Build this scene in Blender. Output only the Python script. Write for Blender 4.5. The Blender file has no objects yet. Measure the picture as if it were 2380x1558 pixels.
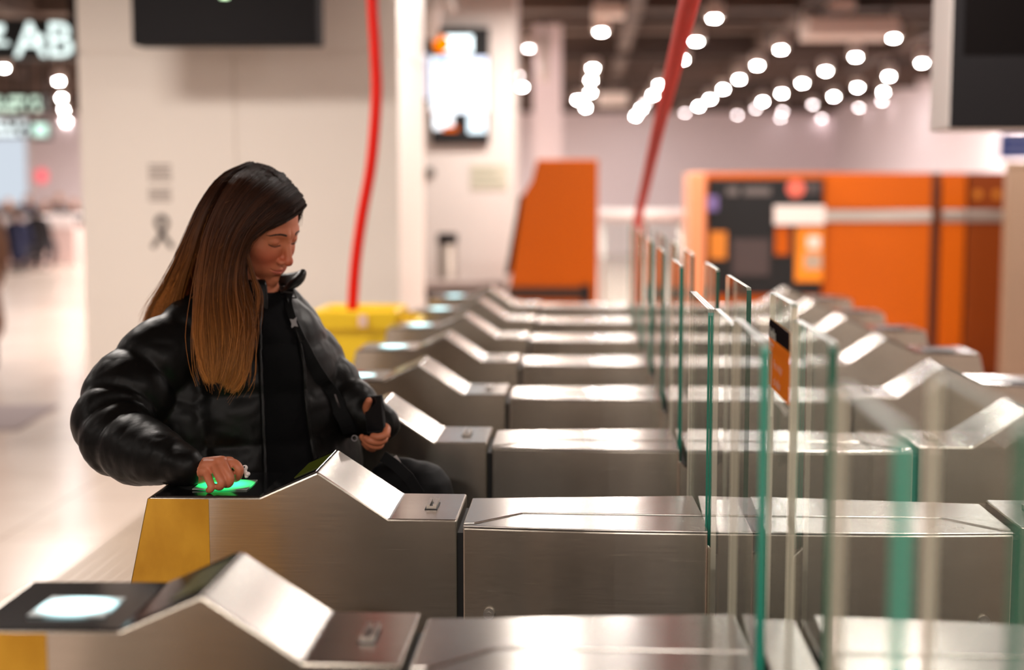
import bpy, math, random
import numpy as np
from mathutils import Vector, Matrix, noise as mnoise
random.seed(7); np.random.seed(7)
SC = bpy.context.scene
COL = SC.collection

# ------------------------------------------------------------------ camera, world, exposure
CAM_Z = 1.62
F_PX = 3300.0
PITCH, YAW = math.radians(5.95116), math.radians(2.98480)
FWD = Vector((-math.sin(YAW)*math.cos(PITCH), math.cos(YAW)*math.cos(PITCH), -math.sin(PITCH)))
RGT = Vector((math.cos(YAW), math.sin(YAW), 0))
UPV = RGT.cross(FWD)
EYE = Vector((0, 0, CAM_Z))
cam_d = bpy.data.cameras.new('camera')
cam = bpy.data.objects.new('camera', cam_d); COL.objects.link(cam)
cam.matrix_world = Matrix(((RGT.x, UPV.x, -FWD.x, 0), (RGT.y, UPV.y, -FWD.y, 0), (RGT.z, UPV.z, -FWD.z, CAM_Z), (0, 0, 0, 1)))
cam_d.sensor_width = 36.0
cam_d.lens = F_PX*36.0/2380.0
cam_d.clip_start = 0.05; cam_d.clip_end = 200
cam_d.dof.use_dof = True
cam_d.dof.focus_distance = 2.98
cam_d.dof.aperture_fstop = 1.4
cam_d.dof.aperture_ratio = 1.0
SC.camera = cam

world = bpy.data.worlds.new('world'); SC.world = world
world.use_nodes = True
world.node_tree.nodes['Background'].inputs[0].default_value = (1.0, 0.9, 0.84, 1)
world.node_tree.nodes['Background'].inputs[1].default_value = 0.03
SC.view_settings.view_transform = 'Standard'
SC.view_settings.look = 'None'
SC.view_settings.exposure = 0.15
SC.view_settings.gamma = 1.0
SC.view_settings.use_curve_mapping = False
SC.cycles.use_denoising = True
SC.cycles.max_bounces = 10
SC.cycles.transparent_max_bounces = 24
SC.cycles.sample_clamp_indirect = 6.0
SC.cycles.caustics_reflective = False
SC.cycles.caustics_refractive = False

def area_light(name, loc, size, power, color, size_y=None):
    l = bpy.data.lights.new(name, 'AREA'); l.energy = power; l.color = color
    l.shape = 'RECTANGLE'; l.size = size; l.size_y = size_y or size
    o = bpy.data.objects.new(name, l); o.location = loc; COL.objects.link(o)
    return o

CEIL = 3.3
WARM = (1.0, 0.915, 0.845)
# added area lights, unseen: over and behind the camera, and hidden behind the white blocks
for (x, y, p, sz) in ((-5.0, -3.0, 60, .9), (-1.6, -3.0, 60, .9), (1.8, -3.0, 60, .9),
                  (-5.6, 1.4, 36, .9), (-2.6, -0.6, 40, .9), (2.4, -0.8, 70, .9), (0.2, -2.2, 70, .9),
                  (-6.2, 5.6, 55, .9), (-2.6, 5.8, 95, .9), (1.2, 5.0, 60, .4), (4.2, 5.4, 70, .9),
                  (-6.6, 9.8, 55, .9), (-0.2, 8.6, 34, .22), (1.75, 11.9, 40, .22), (1.05, 11.0, 34, .2), (0.3, 11.9, 46, .2), (-0.45, 11.8, 50, .22), (3.6, 10.2, 60, .6), (2.9, 7.6, 50, .3),  # small ones added for bright spots on the steel slopes and lids
                  (-5.2, 14, 150, .9), (-5.6, 18, 190, .9), (-6.4, 22.5, 220, .9), (-7.4, 27, 330, .9), (-9.3, 30.3, 230, .9), (5.3, 19.0, 200, .6), (-2.2, 17.5, 380, .9), (-2.6, 22, 350, .9), (-3.2, 27, 360, .9)):  # added out of sight to brighten the corridor and far hall
    area_light('added_ceiling_light', (x, y, CEIL-0.06), sz, p, WARM, sz*0.7)

# ------------------------------------------------------------------ pixel helpers: a point of the photo at a given depth
def ray(px, py):
    return FWD + RGT*((px-1190.0)/F_PX) + UPV*((779.0-py)/F_PX)
def at(px, py, Y):
    d = ray(px, py); return EYE + d*(Y/d.y)
def atz(px, py, Z):
    d = ray(px, py); return EYE + d*((Z-CAM_Z)/d.z)

# ------------------------------------------------------------------ object helpers
def link(name, me, mat=None, parent=None, smooth=None):
    o = bpy.data.objects.new(name, me); COL.objects.link(o)
    if mat is not None:
        for m in (mat if isinstance(mat, (list, tuple)) else [mat]): me.materials.append(m)
    if parent is not None: o.parent = parent
    return o
def tag(o, label=None, cat=None, group=None, kind=None):
    if label: o['label'] = label
    if cat: o['category'] = cat
    if group: o['group'] = group
    if kind: o['kind'] = kind
    return o
def empty(name, loc=(0, 0, 0), label=None, cat=None, group=None):
    o = bpy.data.objects.new(name, None); o.location = loc; COL.objects.link(o)
    o.empty_display_size = 0.1
    return tag(o, label, cat, group)
def copy_tree(o, parent=None):
    c = o.copy(); COL.objects.link(c)
    if parent is not None:
        c.parent = parent
    for ch in list(o.children): copy_tree(ch, c)
    return c

class MB:
    """collects shapes, then links them as ONE mesh object"""
    def __init__(s): s.v = []; s.f = []; s.m = []; s.sm = []
    def add(s, v, f, m=0, smooth=False):
        b = len(s.v); s.v += [tuple(p) for p in v]
        for q in f:
            s.f.append(tuple(i+b for i in q)); s.m.append(m); s.sm.append(smooth)
        return s
    def box(s, x0, x1, y0, y1, z0, z1, m=0):
        v = [(x0,y0,z0),(x1,y0,z0),(x1,y1,z0),(x0,y1,z0),(x0,y0,z1),(x1,y0,z1),(x1,y1,z1),(x0,y1,z1)]
        return s.add(v, [(3,2,1,0),(4,5,6,7),(0,1,5,4),(1,2,6,5),(2,3,7,6),(3,0,4,7)], m)
    def hexa(s, b, t, m=0):
        """bottom four points and top four points, both counter-clockwise from above"""
        return s.add(list(b)+list(t), [(3,2,1,0),(4,5,6,7),(0,1,5,4),(1,2,6,5),(2,3,7,6),(3,0,4,7)], m)
    def prism_xz(s, poly, y0, y1, m=0):
        """poly of (x,z), counter-clockwise seen from -Y"""
        n = len(poly)
        v = [(x, y0, z) for x, z in poly]+[(x, y1, z) for x, z in poly]
        f = [tuple(range(n)), tuple(range(2*n-1, n-1, -1))]
        for i in range(n):
            j = (i+1) % n
            f.append((i, i+n, j+n, j))
        return s.add(v, f, m)
    def prism_yz(s, poly, x0, x1, m=0):
        n = len(poly)
        v = [(x0, y, z) for y, z in poly]+[(x1, y, z) for y, z in poly]
        f = [tuple(range(n)), tuple(range(2*n-1, n-1, -1))]
        for i in range(n):
            j = (i+1) % n
            f.append((i, i+n, j+n, j))
        return s.add(v, f, m)
    def prism_xy(s, poly, z0, z1, m=0):
        n = len(poly)
        v = [(x, y, z0) for x, y in poly]+[(x, y, z1) for x, y in poly]
        f = [tuple(range(n-1, -1, -1)), tuple(range(n, 2*n))]
        for i in range(n):
            j = (i+1) % n
            f.append((i, j, j+n, i+n))
        return s.add(v, f, m)
    def tube(s, pts, r, n=12, m=0, cap=True):
        pts = [Vector(p) for p in pts]; k = len(pts)
        rr = r if isinstance(r, (list, tuple, np.ndarray)) else [r]*k
        b = len(s.v); prev = None
        for i, p in enumerate(pts):
            t = (pts[min(i+1, k-1)]-pts[max(i-1, 0)]).normalized()
            if prev is None:
                a = Vector((0, 0, 1)) if abs(t.z) < 0.9 else Vector((1, 0, 0))
                u = t.cross(a).normalized()
            else:
                u = (prev-t*prev.dot(t)).normalized()
            prev = u; w = t.cross(u)
            for j in range(n):
                a = 2*math.pi*j/n
                s.v.append(tuple(p+(u*math.cos(a)+w*math.sin(a))*rr[i]))
        for i in range(k-1):
            for j in range(n):
                q = (j+1) % n
                s.f.append((b+i*n+j, b+i*n+q, b+(i+1)*n+q, b+(i+1)*n+j)); s.m.append(m); s.sm.append(True)
        if cap:
            s.f.append(tuple(b+j for j in range(n-1, -1, -1))); s.m.append(m); s.sm.append(False)
            s.f.append(tuple(b+(k-1)*n+j for j in range(n))); s.m.append(m); s.sm.append(False)
        return s
    def lathe(s, prof, c=(0, 0, 0), n=32, m=0, smooth=True):
        """prof of (r,z) from bottom to top around the vertical through c"""
        b = len(s.v); k = len(prof)
        for r, z in prof:
            for j in range(n):
                a = 2*math.pi*j/n
                s.v.append((c[0]+r*math.cos(a), c[1]+r*math.sin(a), c[2]+z))
        for i in range(k-1):
            for j in range(n):
                q = (j+1) % n
                s.f.append((b+i*n+j, b+i*n+q, b+(i+1)*n+q, b+(i+1)*n+j)); s.m.append(m); s.sm.append(smooth)
        s.f.append(tuple(b+j for j in range(n-1, -1, -1))); s.m.append(m); s.sm.append(False)
        s.f.append(tuple(b+(k-1)*n+j for j in range(n))); s.m.append(m); s.sm.append(False)
        return s
    def ell(s, c, r, n=20, k=12, m=0, M=None):
        v = []; f = []
        for i in range(k+1):
            t = math.pi*i/k
            for j in range(n):
                a = 2*math.pi*j/n
                p = Vector((r[0]*math.sin(t)*math.cos(a), r[1]*math.sin(t)*math.sin(a), r[2]*math.cos(t)))
                if M is not None: p = M @ p
                v.append(tuple(p+Vector(c)))
        for i in range(k):
            for j in range(n):
                q = (j+1) % n
                f.append((i*n+j, (i+1)*n+j, (i+1)*n+q, i*n+q))
        return s.add(v, f, m, True)
    def mesh(s, name, weld=False):
        me = bpy.data.meshes.new(name)
        me.from_pydata(s.v, [], s.f)
        me.polygons.foreach_set('material_index', s.m)
        me.polygons.foreach_set('use_smooth', s.sm)
        me.validate(); me.update()
        return me
    def build(s, name, mat, parent=None, bevel=0, seg=2, kind=None):
        o = link(name, s.mesh(name), mat, parent)
        if bevel:
            b = o.modifiers.new('bevel', 'BEVEL'); b.width = bevel; b.segments = seg
            b.limit_method = 'ANGLE'; b.angle_limit = math.radians(25)
            b.harden_normals = False
        if kind: o['kind'] = kind
        return o

def text_mesh(body, size, M, extrude=0.0, align='LEFT', space=1.0, bold=0.0):
    c = bpy.data.curves.new('lettering', 'FONT'); c.body = body; c.size = size; c.extrude = extrude
    c.align_x = align; c.space_character = space; c.offset = bold; c.resolution_u = 3
    t = bpy.data.objects.new('lettering', c); COL.objects.link(t)
    dg = bpy.context.evaluated_depsgraph_get()
    me = bpy.data.meshes.new_from_object(t.evaluated_get(dg))
    bpy.data.objects.remove(t); bpy.data.curves.remove(c)
    me.transform(M)
    return me

# ------------------------------------------------------------------ materials
def srgb(r, g, b):
    f = lambda c: (c/12.92 if c <= 0.04045 else ((c+0.055)/1.055)**2.4)
    return (f(r/255), f(g/255), f(b/255), 1)
def new_mat(name):
    m = bpy.data.materials.new(name); m.use_nodes = True
    nt = m.node_tree; b = nt.nodes['Principled BSDF']
    return m, nt, b
def pmat(name, col, rough=0.5, metal=0.0, spec=None, emit=None, estr=0.0, coat=0.0, sheen=0.0):
    m, nt, b = new_mat(name)
    b.inputs['Base Color'].default_value = col
    b.inputs['Roughness'].default_value = rough; b.inputs['Metallic'].default_value = metal
    if spec is not None: b.inputs['Specular IOR Level'].default_value = spec
    if emit is not None:
        b.inputs['Emission Color'].default_value = emit; b.inputs['Emission Strength'].default_value = estr
    if coat: b.inputs['Coat Weight'].default_value = coat
    if sheen: b.inputs['Sheen Weight'].default_value = sheen
    return m
def nd(nt, t, **kw):
    n = nt.nodes.new(t)
    for k, v in kw.items():
        setattr(n, k, v)
    return n
def lk(nt, a, b): nt.links.new(a, b)
def ramp(nt, stops):
    r = nd(nt, 'ShaderNodeValToRGB'); e = r.color_ramp.elements
    e[0].position, e[0].color = stops[0]; e[1].position, e[1].color = stops[1]
    for p, c in stops[2:]:
        x = e.new(p); x.color = c
    return r
def noisy(m, nt, b, scale, c0, c1, map_scale=(1, 1, 1), detail=4, coord='Object', lo=0.35, hi=0.65):
    tc = nd(nt, 'ShaderNodeTexCoord'); mp = nd(nt, 'ShaderNodeMapping'); mp.inputs['Scale'].default_value = map_scale
    nz = nd(nt, 'ShaderNodeTexNoise'); nz.inputs['Scale'].default_value = scale; nz.inputs['Detail'].default_value = detail
    lk(nt, tc.outputs[coord], mp.inputs[0]); lk(nt, mp.outputs[0], nz.inputs['Vector'])
    r = ramp(nt, [(lo, c0), (hi, c1)])
    lk(nt, nz.outputs['Fac'], r.inputs[0]); lk(nt, r.outputs[0], b.inputs['Base Color'])
    return nz
def steel(name, col=(0.60, 0.555, 0.51, 1), rough=0.17, aniso=0.65):
    m, nt, b = new_mat(name)
    b.inputs['Metallic'].default_value = 1.0
    b.inputs['Anisotropic'].default_value = aniso
    b.inputs['Anisotropic Rotation'].default_value = 0.25
    cv = nd(nt, 'ShaderNodeCombineXYZ'); cv.inputs[0].default_value = 1.0; cv.inputs[2].default_value = 0.02
    lk(nt, cv.outputs[0], b.inputs['Tangent'])
    tc = nd(nt, 'ShaderNodeTexCoord')
    mp = nd(nt, 'ShaderNodeMapping'); mp.inputs['Scale'].default_value = (1.5, 60, 60)
    nz = nd(nt, 'ShaderNodeTexNoise'); nz.inputs['Scale'].default_value = 6.0; nz.inputs['Detail'].default_value = 6
    lk(nt, tc.outputs['Object'], mp.inputs[0]); lk(nt, mp.outputs[0], nz.inputs['Vector'])
    nb = nd(nt, 'ShaderNodeTexNoise'); nb.inputs['Scale'].default_value = 3.0; nb.inputs['Detail'].default_value = 5
    lk(nt, tc.outputs['Object'], nb.inputs['Vector'])
    mr = nd(nt, 'ShaderNodeMapRange'); mr.inputs[1].default_value = 0.3; mr.inputs[2].default_value = 0.7
    mr.inputs[3].default_value = rough-0.02; mr.inputs[4].default_value = rough+0.03
    lk(nt, nb.outputs['Fac'], mr.inputs[0]); lk(nt, mr.outputs[0], b.inputs['Roughness'])
    # hairline scratches of wear
    mp2 = nd(nt, 'ShaderNodeMapping'); mp2.inputs['Rotation'].default_value = (0.2, 0.5, 0.7); mp2.inputs['Scale'].default_value = (3, 90, 90)
    n2 = nd(nt, 'ShaderNodeTexNoise'); n2.inputs['Scale'].default_value = 2.2; n2.inputs['Detail'].default_value = 2
    lk(nt, tc.outputs['Object'], mp2.inputs[0]); lk(nt, mp2.outputs[0], n2.inputs['Vector'])
    r2 = ramp(nt, [(0.70, (0, 0, 0, 1)), (0.74, (1, 1, 1, 1))])
    lk(nt, n2.outputs['Fac'], r2.inputs[0])
    r1 = ramp(nt, [(0.25, tuple(c*0.86 for c in col[:3])+(1,)), (0.75, tuple(min(1, c*1.08) for c in col[:3])+(1,))])
    lk(nt, nz.outputs['Fac'], r1.inputs[0])
    mx = nd(nt, 'ShaderNodeMix', data_type='RGBA'); mx.inputs['B'].default_value = (0.85, 0.8, 0.72, 1)
    sc = nd(nt, 'ShaderNodeMath', operation='MULTIPLY'); sc.inputs[1].default_value = 0.35
    lk(nt, r2.outputs[0], sc.inputs[0]); lk(nt, sc.outputs[0], mx.inputs['Factor'])
    lk(nt, r1.outputs[0], mx.inputs['A']); lk(nt, mx.outputs['Result'], b.inputs['Base Color'])
    bp = nd(nt, 'ShaderNodeBump'); bp.inputs['Strength'].default_value = 0.05; bp.inputs['Distance'].default_value = 0.001
    lk(nt, nz.outputs['Fac'], bp.inputs['Height']); lk(nt, bp.outputs[0], b.inputs['Normal'])
    return m
def glass_face(name, tint=(0.93, 0.965, 0.95, 1), haze=0.03):
    """clear sheet: light passes, Fresnel reflection on top, a little smeared haze"""
    m = bpy.data.materials.new(name); m.use_nodes = True; nt = m.node_tree; nt.nodes.clear()
    out = nd(nt, 'ShaderNodeOutputMaterial'); tr = nd(nt, 'ShaderNodeBsdfTransparent'); tr.inputs[0].default_value = tint
    gl = nd(nt, 'ShaderNodeBsdfGlossy'); gl.inputs['Roughness'].default_value = 0.02; gl.inputs['Color'].default_value = (1, 1, 1, 1)
    df = nd(nt, 'ShaderNodeBsdfDiffuse'); df.inputs['Color'].default_value = (0.75, 0.72, 0.66, 1)
    fr = nd(nt, 'ShaderNodeFresnel'); fr.inputs['IOR'].default_value = 1.33
    m0 = nd(nt, 'ShaderNodeMixShader'); m0.inputs[0].default_value = haze
    lk(nt, tr.outputs[0], m0.inputs[1]); lk(nt, df.outputs[0], m0.inputs[2])
    m1 = nd(nt, 'ShaderNodeMixShader'); 
    ge = nd(nt, 'ShaderNodeNewGeometry'); fm = nd(nt, 'ShaderNodeMath', operation='MULTIPLY'); iv = nd(nt, 'ShaderNodeMath', operation='SUBTRACT'); iv.inputs[0].default_value = 1.0
    lk(nt, ge.outputs['Backfacing'], iv.inputs[1]); lk(nt, fr.outputs[0], fm.inputs[0]); lk(nt, iv.outputs[0], fm.inputs[1])   # the far side of the sheet does not mirror
    lk(nt, fm.outputs[0], m1.inputs[0]); lk(nt, m0.outputs[0], m1.inputs[1]); lk(nt, gl.outputs[0], m1.inputs[2])
    lk(nt, m1.outputs[0], out.inputs[0])
    return m

M = {}
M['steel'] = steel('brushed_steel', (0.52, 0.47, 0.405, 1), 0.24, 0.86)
M['steel_top'] = steel('brushed_steel_light_top', (0.62, 0.575, 0.53, 1), 0.25, 0.7)  # same steel, lighter for upward faces: top light painted into the colour
M['edge_top'] = pmat('glass_edge_top', srgb(176, 184, 170), 0.25)
M['steel_soft'] = steel('brushed_steel_soft', rough=0.34, aniso=0.5)
M['dark_gap'] = pmat('dark_gap', (0.006, 0.006, 0.007, 1), 0.6)
M['black_glass'] = pmat('black_glass', (0.008, 0.008, 0.009, 1), 0.12, spec=0.9)
M['black_plastic'] = pmat('black_plastic', (0.010, 0.010, 0.011, 1), 0.5, spec=0.3)
M['charcoal'] = pmat('charcoal_metal', srgb(26, 26, 29), 0.6, spec=0.12)
M['edge_teal'] = pmat('glass_edge_teal', srgb(38, 140, 118), 0.25, spec=0.6)
M['edge_dark'] = pmat('glass_edge_deep_green', srgb(8, 88, 66), 0.2, spec=0.6)
M['edge_frost'] = pmat('glass_edge_frosted', srgb(226, 214, 190), 0.55)
def frosted():
    m = bpy.data.materials.new('glass_edge_ground'); m.use_nodes = True; nt = m.node_tree; nt.nodes.clear()
    out = nd(nt, 'ShaderNodeOutputMaterial'); d = nd(nt, 'ShaderNodeBsdfDiffuse'); t = nd(nt, 'ShaderNodeBsdfTranslucent'); mx = nd(nt, 'ShaderNodeMixShader')
    d.inputs[0].default_value = srgb(232, 222, 200); t.inputs[0].default_value = srgb(240, 228, 205); mx.inputs[0].default_value = 0.6
    lk(nt, d.outputs[0], mx.inputs[1]); lk(nt, t.outputs[0], mx.inputs[2]); lk(nt, mx.outputs[0], out.inputs[0]); return m
M['edge_frost'] = frosted()
M['glass'] = glass_face('clear_glass')
def yellow_film():
    m, nt, b = new_mat('scuffed_yellow_film')
    noisy(m, nt, b, 9, srgb(196, 142, 30), srgb(226, 172, 52), (1, 1, 0.6), 6)
    b.inputs['Roughness'].default_value = 0.35; b.inputs['Metallic'].default_value = 0.35
    return m
M['yellow_film'] = yellow_film()
def emit(name, col, s):
    m = bpy.data.materials.new(name); m.use_nodes = True; nt = m.node_tree; nt.nodes.clear()
    out = nd(nt, 'ShaderNodeOutputMaterial'); e = nd(nt, 'ShaderNodeEmission'); e.inputs[0].default_value = col; e.inputs[1].default_value = s
    lk(nt, e.outputs[0], out.inputs[0]); return m
def lit_pad(name, core, s, base):
    """translucent plate lit by LEDs under its middle"""
    m, nt, b = new_mat(name)
    tc = nd(nt, 'ShaderNodeTexCoord'); mp = nd(nt, 'ShaderNodeMapping'); mp.inputs['Location'].default_value = (-0.5, -0.5, -0.5)
    sc = nd(nt, 'ShaderNodeMapping'); sc.inputs['Scale'].default_value = (1.5, 1.5, 0.0)
    gr = nd(nt, 'ShaderNodeTexGradient', gradient_type='SPHERICAL')
    lk(nt, tc.outputs['Generated'], mp.inputs[0]); lk(nt, mp.outputs[0], sc.inputs[0]); lk(nt, sc.outputs[0], gr.inputs[0])
    r = ramp(nt, [(0.12, (0, 0, 0, 1)), (0.62, (1, 1, 1, 1))]); lk(nt, gr.outputs['Fac'], r.inputs[0])
    b.inputs['Base Color'].default_value = base; b.inputs['Roughness'].default_value = 0.3
    b.inputs['Emission Color'].default_value = core
    mu = nd(nt, 'ShaderNodeMath', operation='MULTIPLY'); mu.inputs[1].default_value = s
    lk(nt, r.outputs[0], mu.inputs[0]); lk(nt, mu.outputs[0], b.inputs['Emission Strength'])
    return m
M['pad_white'] = lit_pad('reader_lit_cyan', (0.55, 0.95, 1.0, 1), 3.2, srgb(190, 200, 200))
M['pad_off'] = pmat('reader_unlit', srgb(70, 74, 76), 0.3)
M['pad_green'] = lit_pad('reader_lit_green', (0.02, 1.0, 0.22, 1), 3.4, srgb(150, 158, 150))
M['display_dim'] = pmat('dim_green_display', srgb(22, 24, 4), 0.25, emit=(0.16, 0.18, 0.01, 1), estr=0.12)
M['white_paint'] = pmat('white_paint', srgb(212, 203, 198), 0.6)
M['red'] = pmat('red_hose', srgb(222, 28, 12), 0.5, spec=0.2)
# ------------------------------------------------------------------ the setting
X0, X1, Y0, Y1 = -16.0, 5.7, -6.0, 34.0
def mat_floor():
    m, nt, b = new_mat('polished_tile')
    tc = nd(nt, 'ShaderNodeTexCoord')
    br = nd(nt, 'ShaderNodeTexBrick'); br.offset = 0.0
    br.inputs['Scale'].default_value = 1.0; br.inputs['Brick Width'].default_value = 0.9; br.inputs['Row Height'].default_value = 0.9
    br.inputs['Mortar Size'].default_value = 0.006; br.inputs['Mortar Smooth'].default_value = 0.2
    br.inputs['Color1'].default_value = srgb(214, 196, 184); br.inputs['Color2'].default_value = srgb(208, 190, 178); br.inputs['Mortar'].default_value = srgb(176, 156, 142)
    lk(nt, tc.outputs['Object'], br.inputs['Vector']); lk(nt, br.outputs['Color'], b.inputs['Base Color'])
    b.inputs['Roughness'].default_value = 0.22
    nz = nd(nt, 'ShaderNodeTexNoise'); nz.inputs['Scale'].default_value = 1.4
    lk(nt, tc.outputs['Object'], nz.inputs['Vector'])
    mr = nd(nt, 'ShaderNodeMapRange'); mr.inputs[3].default_value = 0.14; mr.inputs[4].default_value = 0.3
    lk(nt, nz.outputs['Fac'], mr.inputs[0]); lk(nt, mr.outputs[0], b.inputs['Roughness'])
    return m
M['floor'] = mat_floor()
M['wall_warm'] = pmat('wall_warm_panel', srgb(238, 229, 220), 0.45)
M['wall_pink'] = pmat('wall_pinkish_white', srgb(238, 224, 228), 0.6)
def mat_ceiling():
    m, nt, b = new_mat('dark_ceiling')
    noisy(m, nt, b, 1.2, srgb(52, 40, 36), srgb(96, 78, 68), (0.25, 1.6, 1), 4)
    b.inputs['Roughness'].default_value = 0.7
    return m
M['ceiling'] = mat_ceiling()
MB().box(X0, X1, Y0, Y1, -0.1, 0).build('floor', M['floor'], kind='structure')
c = MB(); c.box(X0, X1, Y0, Y1, 3.75, 3.85)
y = 9.0; rr = random.Random(3)
while y < Y1-0.3:                                     # the open deck: beams and trays across the hall
    d = rr.choice((0.16, 0.3, 0.42)); w = rr.choice((0.12, 0.2, 0.34))
    c.box(X0, X1, y, y+w, 3.75-d, 3.752)
    y += rr.choice((0.55, 0.8, 1.1))
for x in (-12.5, -9.2, -6.0, -2.9, 0.4, 2.2, 4.0):
    c.box(x, x+0.16, 9.0, Y1, 3.40, 3.752)
c.build('ceiling', M['ceiling'], kind='structure')
MB().box(X0, X1, Y1, Y1+0.2, 0, 3.8).build('wall_back', M['wall_pink'], kind='structure')
MB().box(X1, X1+0.2, Y0, Y1, 0, 3.8).build('wall_right', M['wall_pink'], kind='structure')
MB().box(X0-0.2, X0, Y0, Y1, 0, 3.8).build('wall_left', M['wall_pink'], kind='structure')
MB().box(X0, X1, Y0-0.2, Y0, 0, 3.8).build('wall_front', M['wall_warm'], kind='structure')

# white panelled block behind the traveller
YW = 8.6
xa = at(192, 500, YW).x; xb = at(928, 500, YW).x; YWB = 9.95
w = MB(); zs = at(500, 122, YW).z; xs = at(548, 300, YW).x
g = 0.006
w.box(xa, xs-g, YW, YWB, 0, zs-g); w.box(xs+g, xb, YW, YWB, 0, zs-g)
w.box(xa, xb, YW, YWB, zs+g, 3.8); w.box(xa+0.01, xb-0.01, YW+0.012, YWB-0.012, 0.0, 3.79)
w.build('wall_middle', M['wall_warm'], kind='structure')
# the wall with the advertising screen, further back
YS = 13.0
xc = at(1196, 400, YS).x
MB().box(-3.6, xc, YS, YS+0.9, 0, 3.8).build('wall_inner', M['white_paint'], kind='structure')
MB().box(xc+0.02, xc+0.35, YS+4, YS+4.4, 0, 3.8).build('wall_far', M['wall_pink'], kind='structure')
# grooved guidance strip in the floor, along the gate line
M['groove'] = pmat('grooved_tile', srgb(176, 158, 142), 0.4)
tp = MB(); n = 9
tp.box(-2.2, -1.66, 2.0, 8.3, 0.0, 0.004)
for i in range(n):
    x = -2.18+i*0.058
    tp.box(x, x+0.03, 2.0, 8.3, 0.003, 0.010)
tp.build('trim_1', M['groove'], kind='structure')
# dark entrance mat
p0 = atz(-60, 1002, 0.0); p1 = atz(-60, 944, 0.0); pr = atz(140, 944, 0.0); pf = atz(40, 1002, 0.0)
mt = MB().prism_xy([(p0.x, p0.y), (pf.x, pf.y), (pr.x, pr.y), (p1.x, p1.y)], 0.002, 0.012)
tag(mt.build('floor_mat', pmat('grey_mat', srgb(140, 124, 124), 0.8)), 'grey mat set into the shiny floor beside the white panelled block', 'mat')
# ------------------------------------------------------------------ ticket gates: nine rows
ZT = 0.955
YF2, PITCH_Y, DEP = 2.79, 0.87, 0.245
CX = 0.30
# side profile of a reader cabinet (x,z), read at the front of the second row
def rp(px, py):
    p = at(px, py, YF2); return (p.x, p.z)
nose, nose2, peak, val, gapp = rp(345, 1157), rp(603, 1157), rp(738, 1098), rp(903, 1207), rp(1062, 1209)
bl = rp(303, 1370)
k = (bl[0]-nose[0])/(bl[1]-nose[1])
foot_x = nose[0]+k*(0.35-nose[1])
ztop = 0.95
PROFILE = [(foot_x, 0.0), (gapp[0], 0.0), (gapp[0], gapp[1]), val, peak, nose2, nose, (foot_x, 0.35)]
def mirror(poly): return [(2*CX-x, z) for x, z in reversed(poly)]
SL_A, SL_B = 0.25, 0.345

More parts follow.
